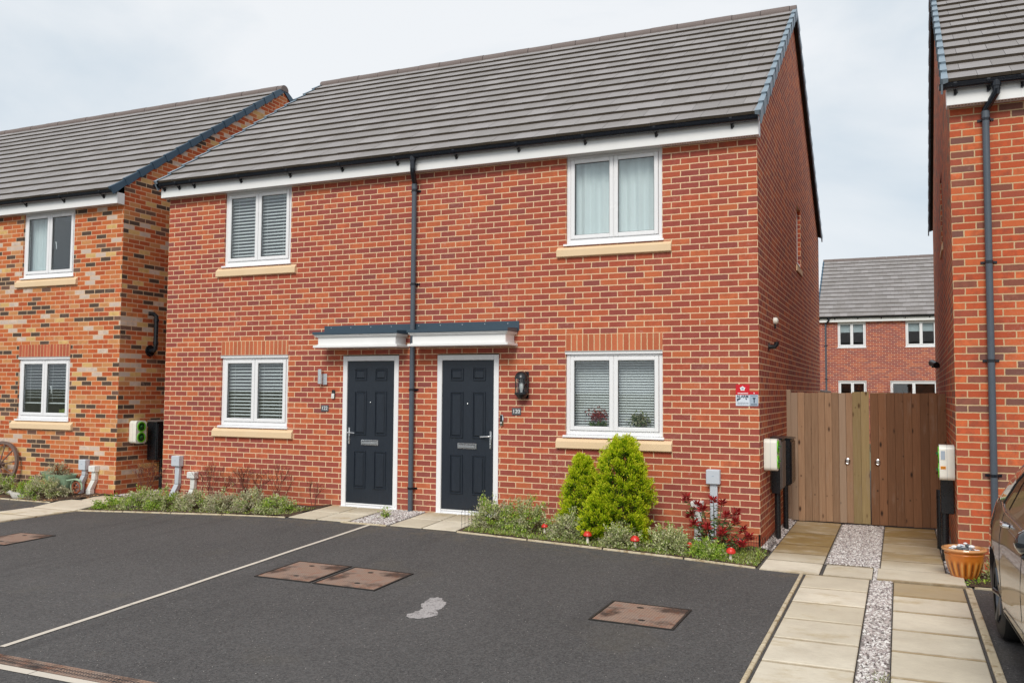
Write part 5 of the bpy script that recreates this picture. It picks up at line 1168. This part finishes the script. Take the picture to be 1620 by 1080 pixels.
def cart_wheel():
    t = thing('cart_wheel', 'old wooden cart wheel leaning on the mixed-brick wall', 'wheel', (-12.50, -.13, .31)); t.rotation_euler = (math.radians(-9), 0, math.radians(4)); R_ = .395
    wood = plain('grey_worn_wood', srgb(112, 92, 84), .8, var=.3, scale=14, bump=.003); m = MB(); n = 48; vs = []
    for r, y in ((R_, -.022), (R_, .022), (R_-.048, .022), (R_-.048, -.022)): vs += [(r*math.cos(2*math.pi*k/n), y, r*math.sin(2*math.pi*k/n)) for k in range(n)]
    m.add(vs, [(j*n+k, j*n+(k+1) % n, ((j+1) % 4)*n+(k+1) % n, ((j+1) % 4)*n+k) for j in range(4) for k in range(n)]); m.obj('rim', wood, t)
    h = MB(); h.tube([(0, -.07, 0), (0, -.05, 0), (0, .05, 0)], [.042, .06, .055], 20); h.obj('hub', wood, t, True); h = MB(); h.tube([(0, -.078, 0), (0, -.071, 0)], .022, 14); h.obj('hub_cap', MAT['iron'], t)
    for k in range(10):
        a = 2*math.pi*(k+.3)/10; s_ = MB(); s_.tube([(.05*math.cos(a), -.01, .05*math.sin(a)), (.2*math.cos(a), -.008, .2*math.sin(a)), ((R_-.04)*math.cos(a), 0, (R_-.04)*math.sin(a))], [.012, .009, .012], 8); s_.obj('spoke', wood, t, True)
cart_wheel()
def planter():
    t = thing('wheelbarrow_planter', 'pale green wheelbarrow-shaped planter against the left house wall', 'planter', (-10.98, -.20, -.06)); gm = plain('pale_green_paint', srgb(150, 178, 150), .45, var=.1, scale=10)
    m = MB(); rings = []
    for (wx, wy, z, ox) in ((.19, .09, .05, 0), (.25, .12, .14, -.01), (.32, .155, .27, -.02), (.335, .165, .285, -.02), (.32, .15, .285, -.02), (.22, .10, .16, -.01)):
        rings.append([(ox+wx*abs(math.cos(a))**.7*math.copysign(1, math.cos(a)), wy*abs(math.sin(a))**.7*math.copysign(1, math.sin(a)), z+.03*max(0, -math.cos(a))**2*(z > .2)) for a in [2*math.pi*k/28 for k in range(28)]])
    vs = [p for r in rings for p in r]; fs = [(j*28+k, j*28+(k+1) % 28, (j+1)*28+(k+1) % 28, (j+1)*28+k) for j in range(5) for k in range(28)]+[tuple(range(28))]; m.add(vs, fs); m.obj('tub', gm, t, True)
    s_ = MB(); s_.add([(p[0]*.98, p[1]*.98, .235) for p in rings[4]], [tuple(range(28))]); s_.obj('soil', MAT['soil'], t, fix=False)
    m = MB(); P = [(.40+.12*math.cos(a), -.02, .10+.12*math.sin(a)) for a in [math.radians(d) for d in range(-20, 221, 20)]]; m.tube(P, .014, 8); m.tube([(.28, -.10, .2), (.40, -.06, .22), (.52, -.04, .2)], .013, 8); m.obj('mudguard', gm, t, True)
    m = MB(); P = [(.40+.085*math.cos(a), -.02, .09+.085*math.sin(a)) for a in [2*math.pi*k/20 for k in range(21)]]; m.tube(P, .016, 8, cap=False); m.tube([(.40, -.04, .09), (.40, .0, .09)], .02, 10)
    for k in range(6): a = k*math.pi/3; m.tube([(.40, -.02, .09), (.40+.08*math.cos(a), -.02, .09+.08*math.sin(a))], .006, 6)
    m.obj('wheel', plain('terracotta_red', srgb(150, 86, 60), .7), t, True)
    for sy in (-.09, .09): m = MB(); m.tube([(-.15, sy, .08), (-.17, sy, -.06)], .012, 8); m.obj('leg', gm, t, True)
    bush('planter_flowers', 'brown-green plants with small red flowers growing in the pale green planter', (-11.03, -.20), .44, .22, .20, 900, [MAT['hebe_grey'], MAT['budleaf']], 140, cat='plant', probs=(.7, .3)).location.z = .16
planter()
def bird():
    t = thing('bird_ornament', 'small grey and white stone bird on the edging of the left house bed', 'garden ornament', (-11.42, -.62, -.18), math.radians(200)); m = MB(); st = plain('pale_stone', srgb(186, 182, 174), .8, var=.25, scale=25, bump=.002)
    n = 16; sec = [(-.16, .05, .012, .01), (-.10, .06, .03, .03), (-.03, .065, .055, .06), (.03, .07, .055, .062), (.07, .09, .042, .045), (.095, .125, .036, .036), (.125, .13, .03, .03), (.15, .125, .01, .01), (.175, .122, .003, .003)]; vs = []
    for x, z, ry, rz_ in sec: vs += [(x, ry*math.cos(2*math.pi*k/n), z+rz_*math.sin(2*math.pi*k/n)) for k in range(n)]
    m.add(vs, [(j*n+k, j*n+(k+1) % n, (j+1)*n+(k+1) % n, (j+1)*n+k) for j in range(len(sec)-1) for k in range(n)]+[tuple(range(n)), tuple(range((len(sec)-1)*n, len(sec)*n))]); m.obj('body', st, t, True)
bird()
# plants and things on the window boards
def window_plants():
    z = 1.078; rng = np.random.default_rng(5)
    t = thing('window_plant', 'pink-red flowering plant behind the left pane of the lower right window', 'house plant', (-1.985, .125, z)); b = MB(); b.lathe([(.04, 0), (.05, .06), (.052, .07)], n=18); b.obj('pot', MAT['inkwhite'], t, True)
    n = 60; a = rng.uniform(0, 6.28, n); V = leaf_arrays(rng, np.stack([.02*np.cos(a), .02*np.sin(a), np.full(n, .07)], 1), np.stack([np.cos(a), np.sin(a)*.5, rng.uniform(.3, 1.3, n)], 1), rng.uniform(.09, .15, n), .03); leaf_obj('leaves', V, MAT['greenleaf'], t)
    n = 320; V = leaf_arrays(rng, np.stack([rng.normal(0, .055, n), rng.normal(0, .015, n), rng.normal(.24, .04, n)], 1), rng.normal(0, 1, (n, 3)), rng.uniform(.018, .03, n), .018); leaf_obj('flowers', V, MAT['redleaf'], t)
    t = thing('window_plant', 'grey-green bushy plant in a white pot behind the right pane of the lower right window', 'house plant', (-1.45, .125, z)); b = MB(); b.lathe([(.05, 0), (.058, .02), (.03, .035), (.03, .05), (.05, .08), (.052, .10)], n=18); b.obj('pot', MAT['inkwhite'], t, True)
    n = 420; V = leaf_arrays(rng, np.stack([rng.normal(0, .05, n), rng.normal(0, .02, n), rng.normal(.19, .035, n)], 1), rng.normal(0, 1, (n, 3)), rng.uniform(.03, .045, n), .022); leaf_obj('leaves', V, [MAT['greenleaf'], MAT['hebe_grey']], t, rng.integers(0, 2, n))
    t = thing('green_board', 'green board with reversed letters behind the lower left house window', 'sign', (-11.40, .26, 1.10)); b = MB(); b.add([(-.22, 0, 0), (.24, 0, 0), (.24, 0, .22), (-.22, 0, .14), (-.22, .02, 0), (.24, .02, 0), (.24, .02, .22), (-.22, .02, .14)], [(0, 1, 2, 3), (4, 7, 6, 5), (0, 4, 5, 1), (1, 5, 6, 2), (2, 6, 7, 3), (3, 7, 4, 0)]); b.obj('board', plain('olive_green', srgb(150, 165, 70), .6), t)  # solid board added to carry the mirrored lettering visible in this pane
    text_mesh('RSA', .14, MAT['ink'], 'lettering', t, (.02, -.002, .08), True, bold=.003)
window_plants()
t = thing('garden_shed', 'dark sloping shed roof edge showing behind the wooden gates', 'shed', (-1.0, 8.8, 0)); b = MB(); b.box(-2, .9, 0, 2, -.3, 1.55); b.obj('walls', MAT['fence'], t); b = MB(); b.prism([(-2.1, 2.0), (1.05, 1.60), (1.05, 1.66), (-2.1, 2.06)], 'y', -.1, 2.1); b.obj('roof', mgrey, t)

# ------------------------------------------------------------------ the car
def car():
    Lc = 4.0; N = 161; S = np.linspace(0, Lc, N)
    def cv(p, sm=5):
        y = np.interp(S, [a for a, _ in p], [b for _, b in p]); k = np.hanning(2*sm+3)[1:-1]; k /= k.sum(); yp = np.concatenate([2*y[0]-y[1:sm+1][::-1], y, 2*y[-1]-y[-sm-1:-1][::-1]]); return np.convolve(yp, k, 'valid')
    top = cv([(0, .92), (.06, .98), (.22, 1.20), (.42, 1.36), (.8, 1.425), (1.5, 1.46), (2.1, 1.44), (2.5, 1.36), (3.08, 1.0), (3.5, .92), (3.8, .82), (3.95, .68), (4, .56)])
    belt = cv([(0, .88), (.3, 1.0), (1.0, .965), (2.2, .925), (3.0, .925), (3.5, .87), (3.8, .78), (3.95, .64), (4, .52)])
    belt = np.minimum(belt, top-.015)
    hwm = cv([(0, .70), (.08, .78), (.3, .845), (.68, .872), (1.1, .862), (2.9, .862), (3.35, .868), (3.65, .80), (3.88, .70), (4, .55)], 4)
    hwb = cv([(0, .62), (.1, .70), (.35, .775), (.9, .81), (2.6, .815), (3.05, .79), (3.5, .72), (3.85, .60), (4, .46)])
    cant = cv([(0, .60), (.2, .585), (.8, .585), (2.0, .60), (2.5, .60), (3.05, .74), (3.5, .66), (3.85, .54), (4, .42)])
    rows = []
    for i, s in enumerate(S):
        w_, b, c, T, B = hwm[i], hwb[i], cant[i], top[i], belt[i]; bot = .20+.06*max(0, 1-s/.3)+.05*max(0, (s-3.7)/.3)
        ctl = [(w_*.90, bot), (w_*.975, bot+.06), (w_*.995, .42), (w_, .62), (w_*.985, min(.80, B-.02)), (b+.012, B-.01), (b, B), ((b+c)/2+.02, (B+T-.05)/2), (c+.01, max(T-.075, B+.004)), (c*.86, T-.022), (c*.45, T-.004), (0, T)]
        pts = []
        for j in range(len(ctl)-1):
            p0, p1, p2, p3 = ctl[max(j-1, 0)], ctl[j], ctl[j+1], ctl[min(j+2, len(ctl)-1)]
            for q in range(5):
                t = q/5; f = lambda k: .5*(2*p1[k]+(p2[k]-p0[k])*t+(2*p0[k]-5*p1[k]+4*p2[k]-p3[k])*t*t*.6+(-p0[k]+3*p1[k]-3*p2[k]+p3[k])*t**3*.6+0)
                a, z = (1-t)*p1[0]+t*p2[0], (1-t)*p1[1]+t*p2[1]; a, z = (.5*a+.5*f(0), .5*z+.5*f(1)) if 0 < j < 10 else (a, z)
                pts.append([a, z])
        pts.append(list(ctl[-1])); rows.append(pts)
    G = np.array(rows)
    for sw in (.68, 3.22):
        for i, s in enumerate(S):
            if abs(s-sw) < .355: G[i, :, 1] = np.where(G[i, :, 1] < .31+math.sqrt(.355**2-(s-sw)**2), np.minimum(.31+math.sqrt(.355**2-(s-sw)**2), .72), G[i, :, 1])
    J = G.shape[1]
    def bp(s, r, off=0.0, side=-1):
        i = min(max(s/Lc*(N-1), 0), N-1.001); a = int(i); t = i-a; j = min(max(r*5, 0), J-1.001); b = int(j); u = j-b
        p = (G[a, b]*(1-u)+G[a, b+1]*u)*(1-t)+(G[a+1, b]*(1-u)+G[a+1, b+1]*u)*t; return (side*(p[0]+off), -s, p[1])
    c = thing('parked_car', 'dark brown-grey metallic hatchback cut off by the right edge of the view', 'car', (2.935, -2.14, -.195), math.radians(2.0))
    paint = NT('metallic_paint'); paint.base(srgb(84, 78, 82)); paint.rough(.28); paint.p.inputs['Metallic'].default_value = .65; paint.p.inputs['Coat Weight'].default_value = 1; paint.p.inputs['Coat Roughness'].default_value = .03; paint = paint.mat
    cg = NT('car_glass'); cg.base((.012, .014, .015)); cg.rough(.03); cg.p.inputs['Coat Weight'].default_value = 1; cg = cg.mat
    gloss = NT('gloss_black'); gloss.base((.015, .018, .022)); gloss.rough(.06); gloss.p.inputs['Coat Weight'].default_value = 1; gloss = gloss.mat
    m = MB(); vs = []; fs = []
    for side in (-1, 1):
        o = len(vs); vs += [(side*G[i, j, 0], -S[i], G[i, j, 1]) for i in range(N) for j in range(J)]
        fs += [(o+i*J+j, o+(i+1)*J+j, o+(i+1)*J+j+1, o+i*J+j+1) for i in range(N-1) for j in range(J-1)]
        for i in (0, N-1): fs.append(tuple(o+i*J+j for j in range(J))+((len(vs)),)); vs.append((0, -S[i], G[i, 0, 1]))
    m.add(vs, fs); body = m.obj('body', paint, c, True)
    def patch(name, q, off, mat, parent, n=14):   # q: four (s, r) corners
        for side in (-1, 1):
            m = MB(); vs = []
            for a in range(n+1):
                for b in range(n+1):
                    u, v = a/n, b/n; s = (q[0][0]*(1-u)+q[1][0]*u)*(1-v)+(q[3][0]*(1-u)+q[2][0]*u)*v; r = (q[0][1]*(1-u)+q[1][1]*u)*(1-v)+(q[3][1]*(1-u)+q[2][1]*u)*v; vs.append(bp(s, r, off, side))
            m.add(vs, [(a*(n+1)+b, (a+1)*(n+1)+b, (a+1)*(n+1)+b+1, a*(n+1)+b+1) for a in range(n) for b in range(n)]); m.obj(name, mat, parent, True)
    def line(P, r, name, mat, parent, off=.001, closed=False):
        for side in (-1,  1):
            m = MB(); pts = []
            for (a, b) in zip(P[:-1], P[1:]): pts += [bp(a[0]+(b[0]-a[0])*k/10, a[1]+(b[1]-a[1])*k/10, off, side) for k in range(10)]
            pts.append(bp(*P[-1], off, side)); m.tube(pts, r, 6); m.obj(name, mat, parent, True)
    for q in ([(1.15, 6.15), (1.90, 6.15), (1.90, 7.95), (1.28, 7.95)], [(1.98, 6.15), (2.86, 6.15), (2.42, 7.95), (1.98, 7.95)], [(.80, 6.3), (1.08, 6.15), (1.2, 7.85), (1.05, 7.8)]): patch('side_window', q, .004, cg, c)
    line([(.72, 6.15), (1.0, 6.0), (2.95, 6.0)], .007, 'window_trim', MAT['chrome'], c, .004); line([(.78, 6.2), (1.1, 8.05), (2.45, 8.1), (2.95, 6.1)], .010, 'window_seal', MAT['black'], c, .002)
    line([(1.06, 1.6), (1.06, 2.6), (1.0, 4.0), (1.03, 6.0)], .0035, 'door_seam', MAT['black'], body, -.001); line([(1.94, .4), (1.94, 6.0)], .0035, 'door_seam', MAT['black'], body, -.001); line([(2.98, .4), (3.0, 4), (2.92, 6.0)], .0035, 'door_seam', MAT['black'], body, -.001)
    line([(.9, 4.55), (2.0, 4.45), (3.1, 4.4)], .006, 'crease', paint, body, -.002)
    for sh in (1.24, 2.12):
        for side in (-1, 1):
            p = Vector(bp(sh, 4.7, 0, side)); m = MB(); m.tube([p+Vector((side*.0, .09, -.004)), p+Vector((side*.028, .07, 0)), p+Vector((side*.034, 0, .002)), p+Vector((side*.028, -.07, 0)), p+Vector((0, -.09, -.002))], [.012, .015, .015, .015, .012], 10); m.obj('door_handle', MAT['chrome'], c, True)
    # mirrors
    for side in (-1, 1):
        p = Vector((side*.895, -2.70, 1.0)); m = MB(); vs = []; n = 18; k = 10
        for i in range(k+1):
            ph = math.pi*i/k
            for j in range(n): a = 2*math.pi*j/n; vs.append((p.x+.10*math.sin(ph)*math.cos(a), p.y+.085*math.cos(ph) if math.cos(ph) < 0 else p.y+.03*math.cos(ph), p.z+.082*math.sin(ph)*math.sin(a)))
        m.add(vs, [(i*n+j, i*n+(j+1) % n, (i+1)*n+(j+1) % n, (i+1)*n+j) for i in range(k) for j in range(n)]); mo = m.obj('wing_mirror', gloss, c, True)
        m = MB(); m.tube([(side*.80, -2.76, .95), (side*.88, -2.74, .955)], [.03, .025], 8); m.bbox(p.x-.07, p.x+.07, p.y-.05, p.y+.02, p.z-.085, p.z-.060, .01); m.obj('mirror_base', MAT['black'], mo, True)
        m = MB(); m.add([(p.x+.085*math.cos(2*math.pi*j/20), p.y+.034, p.z+.066*math.sin(2*math.pi*j/20)) for j in range(20)], [tuple(range(20))]); m.obj('mirror_glass', MAT['chrome'], mo, fix=False)
    # screens and lamps
    def cap(name, s0, s1, r0, r1, mat, off=.004):
        m = MB(); vs = []; n = 10
        for a in range(n+1):
            s = s0+(s1-s0)*a/n
            for b in range(-n, n+1): rr_ = r0+(11-r0)*(1-abs(b)/n); q = bp(s, rr_, 0, -1 if b < 0 else 1); vs.append((q[0], q[1], q[2]+off))
        w2 = 2*n+1; m.add(vs, [(a*w2+b, (a+1)*w2+b, (a+1)*w2+b+1, a*w2+b+1) for a in range(n) for b in range(w2-1)]); return m.obj(name, mat, c, True)
    cap('windscreen', 2.52, 3.04, 8.35, 11, cg); cap('rear_window', .10, .40, 8.35, 11, cg)
    patch('headlight', [(3.62, 4.2), (3.9, 4.2), (3.9, 5.4), (3.55, 5.6)], .003, plain('lamp_glass', (.55, .57, .6), .1, .5), c, 8); patch('tail_light', [(.03, 4.2), (.25, 4.3), (.30, 5.7), (.03, 5.7)], .003, MAT['red'], c, 8)
    patch('sill_trim', [(1.06, .1), (2.86, .1), (2.86, 1.1), (1.06, 1.1)], .004, MAT['black'], c, 8)
    for sw in (.68, 3.22):
        for side in (-1, 1):
            t = MB(); R_ = .315; pr = [(.10, .20), (.10, .27), (.085, .305), (.06, R_), (-.06, R_), (-.085, .305), (-.10, .27), (-.10, .20)]; n = 40; x0 = side*.735; vs = [(x0+side*a, -sw+r*math.cos(2*math.pi*k/n), .31+r*math.sin(2*math.pi*k/n)) for a, r in pr for k in range(n)]
            t.add(vs, [(j*n+k, j*n+(k+1) % n, (j+1)*n+(k+1) % n, (j+1)*n+k) for j in range(7) for k in range(n)]); ty = t.obj('wheel', MAT['rubber'], c, True)
            r_ = MB(); pr = [(.095, .205), (.088, .195), (.03, .18), (.03, .05)]; vs = [(x0+side*a, -sw+r*math.cos(2*math.pi*k/n), .31+r*math.sin(2*math.pi*k/n)) for a, r in pr for k in range(n)]
            r_.add(vs, [(j*n+k, j*n+(k+1) % n, (j+1)*n+(k+1) % n, (j+1)*n+k) for j in range(3) for k in range(n)])
            for k in range(5):
                a = 2*math.pi*k/5; r_.tube([(x0+side*.06, -sw+.03*math.cos(a), .31+.03*math.sin(a)), (x0+side*.085, -sw+.12*math.cos(a), .31+.12*math.sin(a)), (x0+side*.09, -sw+.2*math.cos(a), .31+.2*math.sin(a))], [.03, .02, .024], 8)
            r_.tube([(x0+side*.04, -sw, .31), (x0+side*.08, -sw, .31)], .04, 16); r_.obj('rim', MAT['alloy'], ty, True)
            a_ = MB(); P = [(side*.80, -sw+.357*math.cos(q), .31+.357*math.sin(q)) for q in [math.radians(d) for d in range(-10, 191, 10)]]
            vs = [p for P_ in P for p in (P_, (side*.45, P_[1], P_[2]))]; a_.add(vs, [(2*k, 2*k+2, 2*k+3, 2*k+1) for k in range(len(P)-1)]); a_.obj('wheel_arch', MAT['black'], body, fix=False)
    m = MB(); m.box(-.74, .74, -3.85, -.15, .17, .22); m.obj('underside', MAT['black'], body)
MAT['alloy'] = plain('dark_alloy', srgb(96, 98, 102), .3, .9)
car()
